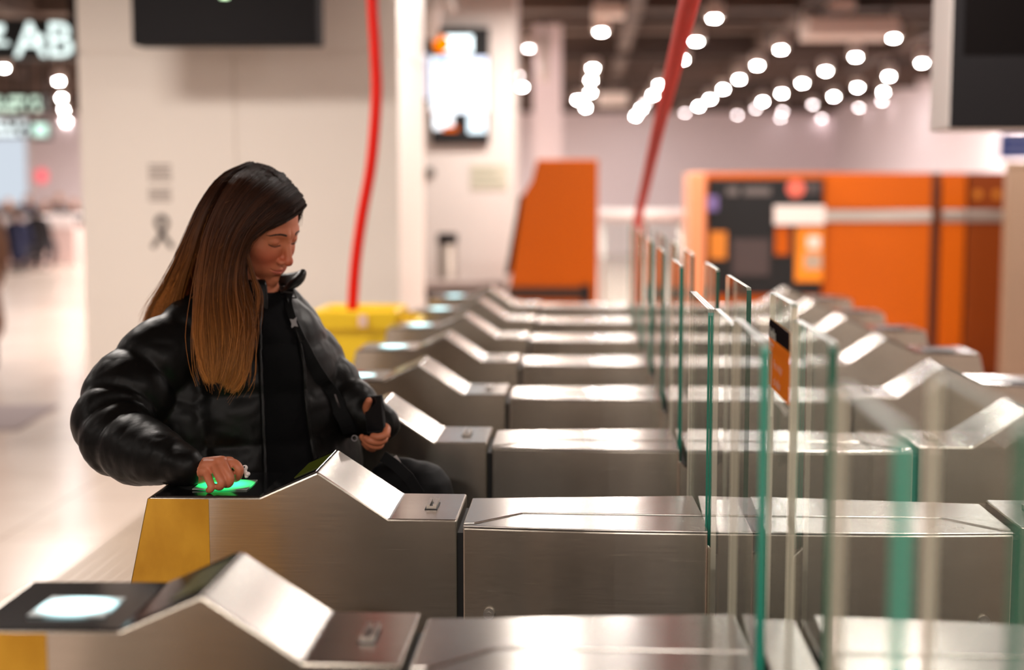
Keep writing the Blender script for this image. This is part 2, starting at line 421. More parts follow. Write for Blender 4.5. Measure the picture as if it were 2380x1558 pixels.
def lighten_tops(o):
    """upward faces get the lighter steel; light from above is put into its colour"""
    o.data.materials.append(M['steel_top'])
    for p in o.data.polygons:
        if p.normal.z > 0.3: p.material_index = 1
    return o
def make_cabinet(par, flip, lit, film=True):
    prof = mirror(PROFILE) if flip else PROFILE
    mx = (lambda x: 2*CX-x) if flip else (lambda x: x)
    body = lighten_tops(MB().prism_xz(prof, 0, DEP).build('reader_cabinet', M['steel'], par, bevel=0.004, seg=2))
    # plinth recess line and edge joint by the passage gap
    def slab(pts, y0, y1, t):
        """thin plate lying on the line of pts (x,z)"""
        q = [(mx(x), z+t) for x, z in pts]; l = [(mx(x), z+0.0005) for x, z in pts]
        poly = (l+q[::-1]) if not flip else (q+l[::-1])
        return MB().prism_xz(poly, y0, y1)
    pl = slab([(nose[0]+0.012, nose[1]), nose2, (peak[0]-0.004, peak[1]-0.0015)], 0.003, DEP-0.004, 0.003).build('black_panel', M['black_glass'], body, bevel=0.001, seg=1)
    # reader pad, floating a few millimetres above the black glass
    x0, x1 = nose[0]+0.075, nose2[0]-0.038
    xs = sorted((mx(x0), mx(x1)))
    pad = MB().box(xs[0], xs[1], 0.052, 0.150, nose[1]+0.005, nose[1]+0.008).build('reader_pad', M[lit], body, bevel=0.001, seg=1)
    leg_ = MB().box(xs[0]+0.03, xs[1]-0.03, 0.08, 0.125, nose[1]+0.002, nose[1]+0.006).build('pad_mount', M['dark_gap'], body)
    # small display on the rising face
    a = Vector((nose2[0], 0, nose2[1])); d = Vector((peak[0]-nose2[0], 0, peak[1]-nose2[1]))
    p0, p1 = a+d*0.52, a+d*0.96
    ds = slab([(p0.x, p0.z+0.003), (p1.x, p1.z+0.003)], 0.045, 0.20, 0.0015).build('display', M['display_dim'], body)
    # ticket slot in the flat by the gap
    sx = gapp[0]-0.062
    t = MB()
    def b3(m, xa, xb, ya, yb, za, zb):
        q = sorted((mx(xa), mx(xb))); m.box(q[0], q[1], ya, yb, za, zb); return m
    zz = gapp[1]
    b3(t, sx-0.013, sx+0.013, 0.085, 0.155, zz+0.0003, zz+0.0012)
    sl = t.build('ticket_slot', M['dark_gap'], body)
    t2 = MB(); b3(t2, sx-0.010, sx-0.003, 0.095, 0.165, zz+0.001, zz+0.009); b3(t2, sx+0.003, sx+0.010, 0.095, 0.165, zz+0.001, zz+0.009); b3(t2, sx-0.010, sx+0.010, 0.091, 0.097, zz+0.001, zz+0.006)
    t2.build('slot_guide', M['steel_soft'], body)
    # yellow film wrapped over the nose
    if not film: return body
    yw = rp(487, 1250)[0]
    e = 0.0012
    kx = lambda z: nose[0]+k*(z-nose[1]) if z > 0.35 else foot_x
    zt = nose[1]-0.002
    yf = MB()
    front = [(kx(0.10)-e, 0.10), (yw, 0.10), (yw, zt), (kx(zt)-e, zt), (foot_x-e, 0.35)]
    if flip: front = mirror(front)
    yf.prism_xz(front, -e, 0.0); yf.prism_xz(front, DEP, DEP+e)
    end = [(kx(0.10)-e, 0.10), (kx(0.10), 0.10), (kx(0.35), 0.35), (kx(zt), zt), (kx(zt)-e, zt), (kx(0.35)-e, 0.35)]
    if flip: end = mirror(end)
    yf.prism_xz(end, -e, DEP+e)
    yf.build('yellow_panel', M['yellow_film'], body)
    return body

def make_middle(par, flip):
    """long cabinet between the reader and the glass: bulging front, split lid"""
    mx = (lambda x: 2*CX-x) if flip else (lambda x: x)
    xl, xr = gapp[0]+0.012, 0.243
    N = 9; F = []; B = []
    for i in range(N):
        t = i/(N-1); x = xl+(xr-xl)*t
        bul = math.sin(min(1, t*1.25)*math.pi/2)
        F.append((x, -0.022*bul)); B.append((x if i < N-1 else x-0.006, DEP+0.05*t))
    zf, zl = ZT-0.017, ZT-0.012
    m = MB()
    # body with a corner cut low at the glass end
    poly = F+B[::-1]
    if flip: poly = [(2*CX-x, y) for x, y in reversed(poly)]
    m.prism_xy(poly, 0.0, zf)
    body = lighten_tops(m.build('center_cabinet', M['steel'], par, bevel=0.003, seg=2))
    # lid: front strip and rear lid, with the seam running from the front corner back to a straight line
    seam = [(xl+0.022, 0.016), (xl+0.115, 0.110), (xr-0.0, 0.108)]
    def plate(pts, z0, z1, nm):
        if flip: pts = [(2*CX-x, y) for x, y in reversed(pts)]
        return MB().prism_xy(pts, z0, z1).build(nm, M['steel_top'], body, bevel=0.002, seg=2)
    e = 0.0025
    strip = [F[0]]+F[1:]+[(xr, 0.108-e), (xl+0.115, 0.110-e), (xl+0.024, 0.014-e), (xl, 0.012)]
    plate(strip, zf+0.0005, zl, 'lid_strip')
    lid = [(xl, 0.016), (xl+0.022, 0.016+e), (xl+0.115, 0.110+e), (xr, 0.108+e)]+B[::-1]
    plate(lid, zf+0.0005, zl+0.002, 'lid')
    # skirt at the glass end with the slanting corner
    sk = [(xr, 0.0), (xr+0.062, 0.0), (xr+0.062, zf-0.085), (xr+0.004, zf-0.028), (xr, zf-0.028)]
    if flip: sk = mirror(sk)
    MB().prism_xz(sk, -0.014, -0.002).build('skirt_panel', M['steel'], body, bevel=0.002)
    # round key lock on the front
    lx, lz = mx(at(1137, 1424, YF2).x), at(1137, 1424, YF2).z
    lo = MB(); 
    v = []; r = 0.011
    ring = []
    lo.tube([(lx, 0.0, lz), (lx, -0.012, lz)], [r, r], 20)
    lo.tube([(lx, -0.012, lz), (lx, -0.014, lz)], [r*0.45, r*0.45], 12)
    lo.build('key_lock', M['steel_soft'], body)
    return body

def pane(par, x, ya, yb, zt, layers=1, near='edge_teal', z0=0.62, tn=0.010, far='edge_frost', gapx=0.0007):
    """upright glass leaf in the plane x; the edge nearer the front is the cut green one"""
    m = MB(); tot = layers*tn+(layers-1)*gapx; c = 0.012
    for i in range(layers):
        a = x-tot/2+i*(tn+gapx); b = a+tn
        poly = [(ya, z0), (yb, z0), (yb, zt-c)]
        for q in range(4): 
            t = math.pi/2*q/3; poly.append((yb-c+c*math.cos(t), zt-c+c*math.sin(t)))
        for q in range(4):
            t = math.pi/2*q/3; poly.append((ya+c-c*math.sin(t), zt-c+c*math.cos(t)))
        poly.append((ya, zt-c))
        n = len(poly)
        v = [(a, y, z) for y, z in poly]+[(b, y, z) for y, z in poly]
        m.add(v, [tuple(range(n-1, -1, -1)), tuple(range(n, 2*n))], 0)
        for j in range(n):
            q = (j+1) % n
            ym = (poly[j][0]+poly[q][0])/2; zm = (poly[j][1]+poly[q][1])/2
            mi = 2 if ym > yb-c*0.3 else (3 if zm > zt-c*0.55 else 1)
            m.add([v[j], v[q], v[n+q], v[n+j]], [(0, 1, 2, 3)], mi)
    return m.build('glass_door', [M['glass'], M[near], M[far], M['edge_top']], par)

def make_gate(row, label, lit_front='pad_white', film=True):
    yf = YF2+PITCH_Y*(row-2)
    g = empty('ticket_gate', (0, yf, 0), label, 'ticket gate', 'rows of ticket gates')
    make_cabinet(g, False, lit_front, film); make_cabinet(g, True, 'pad_off', False)
    make_middle(g, False); make_middle(g, True)
    # black filler behind the gaps, and the centre block between the two glass slots
    MB().box(gapp[0]-0.002, gapp[0]+0.014, 0.012, DEP-0.01, 0.02, ZT-0.03).build('joint_filler', M['dark_gap'], g)
    MB().box(2*CX-gapp[0]-0.014, 2*CX-gapp[0]+0.002, 0.012, DEP-0.01, 0.02, ZT-0.03).build('joint_filler', M['dark_gap'], g)
    MB().box(0.2425, 0.3575, 0.006, DEP+0.04, 0.02, ZT-0.06).build('inner_frame', M['dark_gap'], g)
    lighten_tops(MB().box(0.264, 0.334, -0.016, DEP+0.05, 0.0, ZT-0.018).build('center_block', M['steel'], g, bevel=0.003))
    return g
LABELS = {0: 'steel ticket gate closest to the viewer, mostly seen as two blurred glass leaves',
          1: 'blurred steel ticket gate with cyan-lit reader in front of the traveller\'s gate',
          2: 'sharp steel ticket gate with green-lit reader under the traveller\'s hand',
          3: 'steel ticket gate directly behind the traveller holding the phone',
          4: 'steel ticket gate, second row behind the traveller, beside her raised elbow',
          5: 'steel ticket gate, third row behind the traveller, next to the yellow bin',
          6: 'steel ticket gate, fourth row behind the traveller, past the yellow bin',
          7: 'steel ticket gate, second farthest of the rows, before the orange machines',
          8: 'steel ticket gate farthest from the viewer, closest to the orange machines'}
gates = {}
gates[1] = make_gate(1, LABELS[1])
g3 = make_gate(3, LABELS[3], film=False); gates[3] = g3
for r in (0, 4, 5, 6, 7, 8):
    g = copy_tree(g3); g.location.y = YF2+PITCH_Y*(r-2); g['label'] = LABELS[r]; gates[r] = g
gates[2] = make_gate(2, LABELS[2], 'pad_green')
for r, g in gates.items():
    y = YF2+PITCH_Y*(r-2)
    if r == 2:
        pane(g, SL_A, 0.03, 0.55, 1.378, layers=3, tn=0.0046, z0=0.80)
        pane(g, SL_B, 0.23, 0.69, 1.408, near='edge_dark', z0=0.80)
        sp = pane(g, SL_B, -0.43, -0.155, 1.428, near='edge_frost', far='edge_frost')
        sp['label'] = 'glass leaf with the orange validation sticker'
        pane(g, SL_A, -0.42, -0.07, 1.39, near='edge_frost')
    elif r in (0, 1):
        pane(g, SL_A, 0.06, 0.34 if r == 0 else 0.43, 1.43 if r == 0 else 1.405, tn=0.012)
        pane(g, SL_B, 0.07, 0.36 if r == 0 else 0.42, 1.44 if r == 0 else 1.405, tn=0.012, near='edge_dark')
    else:
        pane(g, SL_A, 0.07, 0.45, 1.415)
        pane(g, SL_B, 0.08, 0.47, 1.405, near='edge_dark')
# sticker on the glass leaf between the first two rows
yA, yB = 2.79-0.158, 2.79-0.43+0.004
def stz(px, py, Y): return at(px, py, Y).z
zt0, zt1 = stz(1798, 745, yA), stz(1846, 768, yB)
zb0, zb1 = stz(1798, 900, yA), stz(1844, 935, yB)
zt_, zb_ = (zt0+zt1)/2, (zb0+zb1)/2
zm_ = zt_-(zt_-zb_)*0.27
xs = SL_B-0.0056
G2 = gates[2]; dy = -2.79
st = empty('notice_sticker', (0, 0, 0)); st.parent = sp
st.location = (0, dy, 0)
def film(name, c):
    """printed film on glass: light also comes through from behind"""
    m = bpy.data.materials.new(name); m.use_nodes = True; nt = m.node_tree; nt.nodes.clear()
    out = nd(nt, 'ShaderNodeOutputMaterial'); d = nd(nt, 'ShaderNodeBsdfDiffuse'); t = nd(nt, 'ShaderNodeBsdfTranslucent'); mx = nd(nt, 'ShaderNodeMixShader')
    d.inputs[0].default_value = c; t.inputs[0].default_value = c; mx.inputs[0].default_value = 0.5
    lk(nt, d.outputs[0], mx.inputs[1]); lk(nt, t.outputs[0], mx.inputs[2]); lk(nt, mx.outputs[0], out.inputs[0]); return m
bk = MB().box(xs-0.0006, xs, yB, yA, zb_, zt_).build('orange_field', film('sticker_orange', srgb(255, 168, 66)), sp); bk.location.y = dy
tp_ = MB().box(xs-0.0010, xs-0.0006, yB, yA, zm_, zt_).build('black_field', film('sticker_black', srgb(56, 48, 50)), sp); tp_.location.y = dy
bpy.data.objects.remove(st)
M['sticker_white'] = film('sticker_white', srgb(255, 250, 240))
def sticker_text(body, y, z, size, bold=0.002):
    # letters run towards the viewer (-Y), up is Z, seen from -X
    Mx = Matrix(((0, 0, -1, xs-0.0012), (-1, 0, 0, y), (0, 1, 0, z), (0, 0, 0, 1)))
    me = text_mesh(body, size, Mx, bold=bold)
    o = link('lettering', me, M['sticker_white'], sp); o.location.y = dy
    return o
Wd = yA-yB; Hh = zt_-zb_
sticker_text('Rodalies', yA-0.012, zt_-0.032, 0.024)
sticker_text('de Catalunya', yA-0.012, zt_-0.046, 0.011, 0.0004)
for i, s in enumerate(('Per a viatjar', 'cal validar', 'el títol de transport')):
    sticker_text(s, yA-0.075, zm_-0.050-i*0.030, 0.0225, 0.0003)
pic = MB(); zc = zm_-0.025
for (a, b, c_, d_) in ((0.012, 0.05, 0.0, -0.004), (0.012, 0.016, 0.0, -0.062), (0.046, 0.05, 0.0, -0.062), (0.02, 0.042, -0.062, -0.12)):
    pic.box(xs-0.0014, xs-0.0010, yA-b, yA-a, zc+d_, zc+c_)
o = pic.build('pictogram', M['sticker_white'], sp); o.location.y = dy
# ------------------------------------------------------------------ ceiling lamps of the far hall
M['lamp'] = emit('lamp_glow', (1.0, 0.96, 0.93, 1), 330.0)
M['lamp_soft'] = emit('lamp_glow_soft', (1.0, 0.86, 0.86, 1), 42.0)
M['lamp_body'] = pmat('lamp_housing', srgb(214, 200, 192), 0.5)
ZL = 3.22; HL = ZL-CAM_Z
ORD = ['first', 'second', 'third', 'fourth', 'fifth', 'sixth', 'seventh', 'eighth', 'ninth', 'tenth', 'eleventh', 'twelfth']
def make_lamp(mat):
    r = empty('ceiling_lamp', (0, 0, 0))
    MB().lathe([(0.085, 0.0), (0.088, 0.012), (0.088, 0.16), (0.03, 0.165), (0.012, 0.19), (0.012, 0.56)], (0, 0, 0.0), 24).build('lamp_housing', M['lamp_body'], r)
    MB().lathe([(0.02, -0.016), (0.036, -0.013), (0.040, -0.001)], (0, 0, 0.0), 24).build('lamp_diffuser', mat, r)
    return r
lamp_a = make_lamp(M['lamp']); lamp_b = make_lamp(M['lamp_soft']); used = set()
def put_lamp(px, py, label, soft=False):
    p = atz(px, py, ZL)
    src = lamp_b if soft else lamp_a
    if soft not in used: r = src; used.add(soft)
    else: r = copy_tree(src)
    r.location = p; r['label'] = label; r['category'] = 'ceiling lamp'; r['group'] = 'round ceiling lamps of the hall'
LINES = [
 ('line passing over the wall screen', [(1213, 202, 0), (1258, 243, 0)]),
 ('line above the orange wedge cabinet', [(1397, 74, 0), (1378, 158, 0), (1374, 186, 0), (1372, 215, 0), (1343, 232, 0), (1361, 250, 0), (1353, 290, 1)]),
 ('line crossing the slanting red hose', [(1660, 42, 0), (1618, 96, 0), (1587, 138, 0), (1533, 197, 0), (1517, 221, 0), (1500, 240, 1), (1490, 253, 0), (1477, 270, 0), (1463, 286, 1)]),
 ('line beside the slanting red hose', [(1881, 67, 0), (1815, 115, 0), (1760, 152, 0), (1718, 184, 0), (1681, 207, 0), (1650, 230, 0), (1624, 247, 0), (1592, 262, 1), (1582, 279, 1)]),
 ('line above the ticket machine panel', [(2077, 88, 0), (1989, 132, 0), (1919, 165, 0), (1865, 193, 0), (1817, 217, 0), (1773, 236, 0), (1757, 252, 1), (1714, 267, 1), (1687, 279, 0)]),
 ('line by the black hanging monitor', [(2143, 146, 0), (2066, 177, 0), (1993, 203, 0), (1938, 224, 0), (1889, 243, 1), (1819, 259, 1), (1814, 274, 1)]),
 ('line along the pinkish side wall', [(2053, 213, 0), (2050, 235, 1), (1996, 250, 1), (1910, 275, 1)]),
 ('line in the corridor beside the panelled block', [(8, 158, 0), (137, 188, 0), (143, 227, 0), (149, 255, 0), (153, 280, 0), (175, 297, 1)]),
]
for name, pts in LINES:
    for i, (px, py, s) in enumerate(pts):
        put_lamp(px, py, 'round ceiling lamp, %s in the %s' % (ORD[i], name), bool(s))
for px, py, nm in ((1229, 112, 'faint round lamp beside the wall screen, upper of two'), (1204, 176, 'faint round lamp beside the wall screen, lower of two'), (1253, 270, 'faint round lamp just above the orange wedge cabinet')):
    put_lamp(px, py, nm, True)

# lighter ducts between the beams
for i, (px, py, w, h, dd, nm) in enumerate(((1415, 18, 75, 30, 0.5, 'pale square duct under the dark ceiling above the orange wedge cabinet'), (1985, 60, 210, 42, 0.7, 'long pale duct under the dark ceiling near the hanging monitor'), (1960, 10, 60, 26, 0.5, 'short pale duct under the dark ceiling, over the long duct'), (1425, 228, 70, 26, 0.6, 'small pale duct far back under the dark ceiling'))):
    Yd = 14.5 if py < 100 else 24
    p = at(px-w/2, py+h/2, Yd); q = at(px+w/2, py-h/2, Yd)
    d = MB().box(p.x, q.x, Yd, Yd+dd, p.z, q.z)
    o = d.build('ceiling_duct', M['lamp_body'], bevel=0.01); tag(o, nm, 'duct')
    if q.z < 3.6:
        for x in (p.x+0.05, q.x-0.05): MB().tube([(x, Yd+dd/2, q.z-0.01), (x, Yd+dd/2, 3.72)], 0.012, 8).build('hanger', M['charcoal'], o)

# ------------------------------------------------------------------ red hoses
def spline(pts, n=10):
    P = [np.array(p, float) for p in pts]; out = []
    P = [2*P[0]-P[1]]+P+[2*P[-1]-P[-2]]
    for i in range(1, len(P)-2):
        for k in range(n):
            t = k/n
            out.append(0.5*((2*P[i])+(-P[i-1]+P[i+1])*t+(2*P[i-1]-5*P[i]+4*P[i+1]-P[i+2])*t*t+(-P[i-1]+3*P[i]-3*P[i+1]+P[i+2])*t**3))
    out.append(P[-2]); return out
YB = 6.83
hp = [at(858, -300, YB), at(864, -60, YB), at(872, 110, YB), at(875, 230, YB), at(863, 380, YB), at(842, 500, YB), at(828, 600, YB), at(820, 705, YB), at(818, 800, YB)]
hp[0].z = 3.76
tag(MB().tube(spline(hp), 0.0265, 14).build('drain_hose', M['red']), 'red hose hanging from the ceiling into the yellow bin', 'hose')
h2 = [at(1660, -330, 3.3), at(1632, -110, 3.9), at(1603, 0, 4.5), at(1569, 140, 5.4), at(1536, 275, 6.4), at(1503, 420, 7.7), at(1480, 540, 9.15), at(1484, 690, 9.45), at(1488, 900, 9.5)]
h2[0].z = min(h2[0].z, 3.76); h2[-1].z = 0.03
tag(MB().tube(spline(h2), list(np.linspace(0.036, 0.024, len(spline(h2)))), 14).build('drain_hose', M['red']), 'red hose slanting from the ceiling down behind the glass leaves', 'hose')

# ------------------------------------------------------------------ yellow bin that catches the hose
yb = (lambda: None)
M['bin_yellow'] = pmat('yellow_plastic', srgb(255, 212, 40), 0.4)
b0 = at(838, 715, YB); rw = 0.205
root = empty('yellow_bin', (b0.x, YB+0.02, 0), 'yellow wheeled bin with the red hose end inside, beside the gates', 'bin')
H = b0.z
bm_ = MB()
def ringbox(m, w0, d0, w1, d1, z0, z1):
    m.hexa([(-w0, -d0, z0), (w0, -d0, z0), (w0, d0, z0), (-w0, d0, z0)], [(-w1, -d1, z1), (w1, -d1, z1), (w1, d1, z1), (-w1, d1, z1)])
def tubwall(m, w0, d0, w1, d1, z0, z1, t=0.012, floor=True):
    o0 = [(-w0, -d0, z0), (w0, -d0, z0), (w0, d0, z0), (-w0, d0, z0)]; o1 = [(-w1, -d1, z1), (w1, -d1, z1), (w1, d1, z1), (-w1, d1, z1)]
    i0 = [(x-math.copysign(t, x), y-math.copysign(t, y), z+t) for x, y, z in o0]; i1 = [(x-math.copysign(t, x), y-math.copysign(t, y), z) for x, y, z in o1]
    m.add(o0+o1+i0+i1, ([(3, 2, 1, 0), (8, 9, 10, 11)] if floor else [(i, 8+i, 8+(i+1) % 4, (i+1) % 4) for i in range(4)])+[(i, (i+1) % 4, 4+(i+1) % 4, 4+i) for i in range(4)]+[(4+i, 4+(i+1) % 4, 12+(i+1) % 4, 12+i) for i in range(4)]+[(12+i, 12+(i+1) % 4, 8+(i+1) % 4, 8+i) for i in range(4)])
tubwall(bm_, 0.15, 0.15, 0.185, 0.185, 0.06, H-0.05)
bm_.build('bin_body', M['bin_yellow'], root, bevel=0.015)
rim = MB(); tubwall(rim, 0.195, 0.195, rw, rw, H-0.10, H, 0.03, False); rim.build('rim', M['bin_yellow'], root, bevel=0.012)
hd = MB(); hd.tube([(rw, -0.13, H-0.045), (rw+0.075, -0.13, H-0.07), (rw+0.075, 0.13, H-0.07), (rw, 0.13, H-0.045)], 0.02, 10); hd.build('handle', M['bin_yellow'], root)
for sx in (-0.11, 0.11):
    MB().tube([(sx-0.02, 0.14, 0.07), (sx+0.02, 0.14, 0.07)], 0.07, 20).build('wheel', M['black_plastic'], root)
MB().box(-0.13, 0.13, -0.148, -0.1, 0.0, 0.08).build('foot', M['bin_yellow'], root)
MB().box(0.02, 0.06, -0.213, -0.206, H-0.075, H-0.02).build('label_patch', pmat('bin_label', srgb(240, 205, 190), 0.5), root)

# ------------------------------------------------------------------ hanging information monitors
def hang_monitor(name, label, px0, px1, pyb, Y, top, depth, facemat, casemat, hang=True):
    p = at(px0, pyb, Y); q = at(px1, pyb, Y)
    r = empty(name, ((p.x+q.x)/2, Y, p.z), label, 'monitor')
    w = (q.x-p.x)/2; h = top-p.z
    MB().box(-w, w, 0.012, depth, 0, h).build('case', casemat, r, bevel=0.008)
    MB().box(-w+0.004, w-0.004, 0.0, 0.0125, 0.004, h-0.004).build('bezel', M['screen_bezel'], r, bevel=0.004)
    MB().box(-w+0.05, w-0.05, -0.002, 0.001, 0.30 if h > 0.5 else 0.08, h-0.05).build('screen', facemat, r)
    for sx in (-w*0.6, w*0.6):
        MB().tube([(sx, depth/2, h-0.01), (sx, depth/2, 3.76-p.z)], 0.018, 12).build('hanger_pole', M['charcoal'], r)
    return r
M['screen_bezel'] = pmat('screen_bezel', (0.013, 0.012, 0.013, 1), 0.6, spec=0.08)
M['screen_off'] = pmat('screen_off', (0.004, 0.003, 0.003, 1), 0.5, spec=0.06)
hm = hang_monitor('information_monitor', 'charcoal monitor hanging in front of the white panelled block', 306, 738, 104, 7.9, 3.02, 0.20, M['screen_off'], M['charcoal'])
MB().box(-0.014, 0.03, -0.004, -0.001, 0.252, 0.275).build('lit_line', emit('lit_line', (0.7, 1, 0.6, 1), 4.0), hm)
hang_monitor('information_monitor', 'big black switched-off monitor hanging over the orange machines', 2205, 2560, 300, 6.0, 2.75, 0.34, M['screen_off'], M['white_paint'])

# ------------------------------------------------------------------ advertising screen on the inner wall
p = at(1003, 336, YS-0.06); q = at(1136, 64, YS-0.06)
ad = empty('advertising_screen', (p.x, YS, p.z), 'tall lit advertising screen with orange and white picture on the wall', 'screen')
w, h = q.x-p.x, q.z-p.z
MB().box(0, w, -0.07, 0.0, 0, h).build('case', M['black_plastic'], ad, bevel=0.006)
def mat_ad():
    m = bpy.data.materials.new('advert_picture'); m.use_nodes = True; nt = m.node_tree; nt.nodes.clear()
    out = nd(nt, 'ShaderNodeOutputMaterial'); e = nd(nt, 'ShaderNodeEmission')
    tc = nd(nt, 'ShaderNodeTexCoord'); mp = nd(nt, 'ShaderNodeMapping'); mp.inputs['Scale'].default_value = (4, 1, 6)
    v = nd(nt, 'ShaderNodeTexVoronoi'); v.inputs['Scale'].default_value = 1.3
    lk(nt, tc.outputs['Generated'], mp.inputs[0]); lk(nt, mp.outputs[0], v.inputs['Vector'])
    sp_ = nd(nt, 'ShaderNodeSeparateColor'); lk(nt, v.outputs['Color'], sp_.inputs[0])
    r = ramp(nt, [(0.0, (0.9, 0.95, 1, 1)), (0.5, (1, 1, 1, 1)), (0.68, (1, 0.55, 0.45, 1)), (0.76, (0.75, 0.8, 1, 1)), (0.9, (0.25, 0.4, 0.75, 1))])
    r.color_ramp.interpolation = 'CONSTANT'
    lk(nt, sp_.outputs[0], r.inputs[0]); lk(nt, r.outputs[0], e.inputs[0]); e.inputs[1].default_value = 1.9
    lk(nt, e.outputs[0], out.inputs[0]); return m
MB().box(0.0, w-0.01, -0.076, -0.071, h*0.27, h*0.75).build('picture', mat_ad(), ad)
hd = MB().box(0.10, w*0.72, -0.076, -0.071, h*0.79, h*0.93).build('picture_header', emit('advert_white', (0.85, 0.97, 1, 1), 3.0), ad)
MB().lathe([(0.075, 0), (0.075, 0.005)], (0, 0, 0), 20).build('picture_mark', emit('advert_orange', (1, 0.2, 0.0, 1), 1.6), ad)
mk = ad.children[-1]; mk.rotation_euler = (math.radians(90), 0, 0); mk.location = (0.1, -0.0765, h*0.86)
MB().box(0.02, w*0.38, -0.076, -0.071, h*0.13, h*0.26).build('picture_tile', emit('advert_white2', (0.95, 0.97, 1, 1), 2.0), ad)
MB().box(w*0.64, w*0.95, -0.076, -0.071, h*0.10, h*0.26).build('picture_tile', emit('advert_white3', (0.8, 0.93, 1, 1), 2.0), ad)
MB().box(w*0.2, w*0.46, -0.077, -0.072, h*0.115, h*0.16).build('picture_tile', emit('advert_orange2', (1, 0.16, 0.0, 1), 1.0), ad)
MB().box(0.0, w, -0.05, 0.0, 0, h).build('mount', M['black_plastic'], ad)
# lit side face of the neighbouring screen
p = at(972, 236, 12.2); q = at(1000, 120, 12.2)
sd = empty('side_screen', (p.x, 12.2, p.z), 'narrow bluish lit screen edge beside the tall advertising screen', 'screen')
MB().box(0, q.x-p.x, 0, 0.06, 0, q.z-p.z).build('case', M['charcoal'], sd, bevel=0.004)
MB().box(0.012, q.x-p.x-0.012, -0.004, 0.0, 0.02, q.z-p.z-0.02).build('screen', emit('side_screen_glow', (0.85, 0.82, 1, 1), 0.8), sd)
MB().tube([((q.x-p.x)/2, 0.03, q.z-p.z-0.01), ((q.x-p.x)/2, 0.03, 3.76-p.z)], 0.015, 10).build('hanger_pole', M['charcoal'], sd)
# notices and dark switch on that wall
p = at(1094, 441, YS-0.01); q = at(1180, 382, YS-0.01)
nt_ = empty('wall_notice', (p.x, YS, p.z), 'greenish grey notice plate on the wall below the advertising screen', 'notice')
MB().box(0, q.x-p.x, -0.012, 0, 0, q.z-p.z).build('plate', pmat('notice_plate', srgb(192, 188, 170), 0.5), nt_, bevel=0.003)
m = MB()
for i in range(3): m.box(0.03, (q.x-p.x)-0.05-0.03*i, -0.0135, -0.012, 0.05+0.06*i, 0.075+0.06*i)
m.build('printed_lines', pmat('notice_print', srgb(160, 158, 140), 0.5), nt_)
p = at(1000, 402, YS)
sw = MB().lathe([(0.045, 0), (0.05, 0.01), (0.05, 0.04), (0.03, 0.05)], (0, 0, 0), 24).build('wall_button', pmat('grey_button', srgb(110, 104, 98), 0.5))
sw.location = p; sw.rotation_euler = (math.radians(90), 0, 0); tag(sw, 'small dark round button on the wall under the advertising screen', 'button')
# steel bin and bench in front of that wall
YN = 12.2
p = at(1010, 545, YN); q = at(1056, 545, YN)
lb = empty('litter_bin', ((p.x+q.x)/2, YN+0.25, 0), 'round steel litter bin against the wall under the screen', 'bin')
rb = (q.x-p.x)/2
MB().lathe([(rb*0.98, 0), (rb, 0.02), (rb, p.z-0.09)], (0, 0, 0), 32).build('bin_body', pmat('bin_grey_metal', srgb(150, 136, 126), 0.5, 0.5), lb)
MB().lathe([(rb*1.05, p.z-0.085), (rb*1.06, p.z-0.01), (rb*0.98, p.z), (rb*0.6, p.z-0.005)], (0, 0, 0), 32).build('bin_lid', M['charcoal'], lb)
p = at(985, 655, YN-0.35); q = at(1172, 655, YN-0.35)
be = empty('bench', ((p.x+q.x)/2, YN-0.35, 0), 'low grey bench with dark edge in front of the white wall', 'bench')
hw = (q.x-p.x)/2; zb = p.z
MB().box(-hw, hw, 0, 0.34, zb-0.06, zb).build('seat', pmat('bench_grey', srgb(168, 152, 146), 0.5), be, bevel=0.008)
MB().box(-hw, hw, -0.012, 0.02, zb-0.13, zb-0.062).build('front_rail', pmat('bench_edge', srgb(88, 76, 72), 0.5), be, bevel=0.004)
for sx in (-hw*0.85, hw*0.85): MB().box(sx-0.03, sx+0.03, 0.03, 0.30, 0, zb-0.06).build('leg', M['charcoal'], be, bevel=0.003)

# white angular fixture under the ceiling beside the panelled block
sf = empty('ceiling_spotlight', tuple(at(1000, 20, 11.0)), 'white angular spotlight fixture under the ceiling beside the panelled block', 'spotlight')
MB().tube([(-0.03, 0, -0.22), (0.02, 0, 0.05), (0.06, 0, 0.22)], [0.09, 0.075, 0.04], 16).build('lamp_head', M['white_paint'], sf)
MB().tube([(0.07, 0, 0.20), (0.17, 0, -0.02)], [0.05, 0.035], 12).build('arm', M['white_paint'], sf)
MB().tube([(0.07, 0, 0.20), (0.07, 0, 3.76-at(1000, 20, 11.0).z)], 0.02, 10).build('stem', M['white_paint'], sf)
sp2 = at(1265, 190, 16.0); sq = at(1265, 85, 16.0)
pk = empty('pendant_tube', tuple(sp2), 'slim pale tube hanging from the dark ceiling beside the screen wall', 'fixture')
MB().lathe([(0.05, 0), (0.055, 0.02), (0.055, sq.z-sp2.z), (0.01, sq.z-sp2.z+0.03)], (0, 0, 0), 20).build('tube_body', M['lamp_body'], pk)
MB().tube([(0, 0, sq.z-sp2.z), (0, 0, 3.76-sp2.z)], 0.012, 8).build('cable', M['charcoal'], pk)

# ------------------------------------------------------------------ orange machines
def mat_orange(name, c):
    m, nt, b = new_mat(name)
    b.inputs['Base Color'].default_value = c; b.inputs['Roughness'].default_value = 0.4; b.inputs['Specular IOR Level'].default_value = 0.25
    return m
M['orange'] = mat_orange('orange_lacquer', srgb(192, 88, 0))
M['rust'] = mat_orange('dark_orange_brown', srgb(124, 54, 10))  # darker brown-orange for the cabinet at the row end
YO = 11.6
def ox(px, py, Y=YO): p = at(px, py, Y); return p.x, p.z
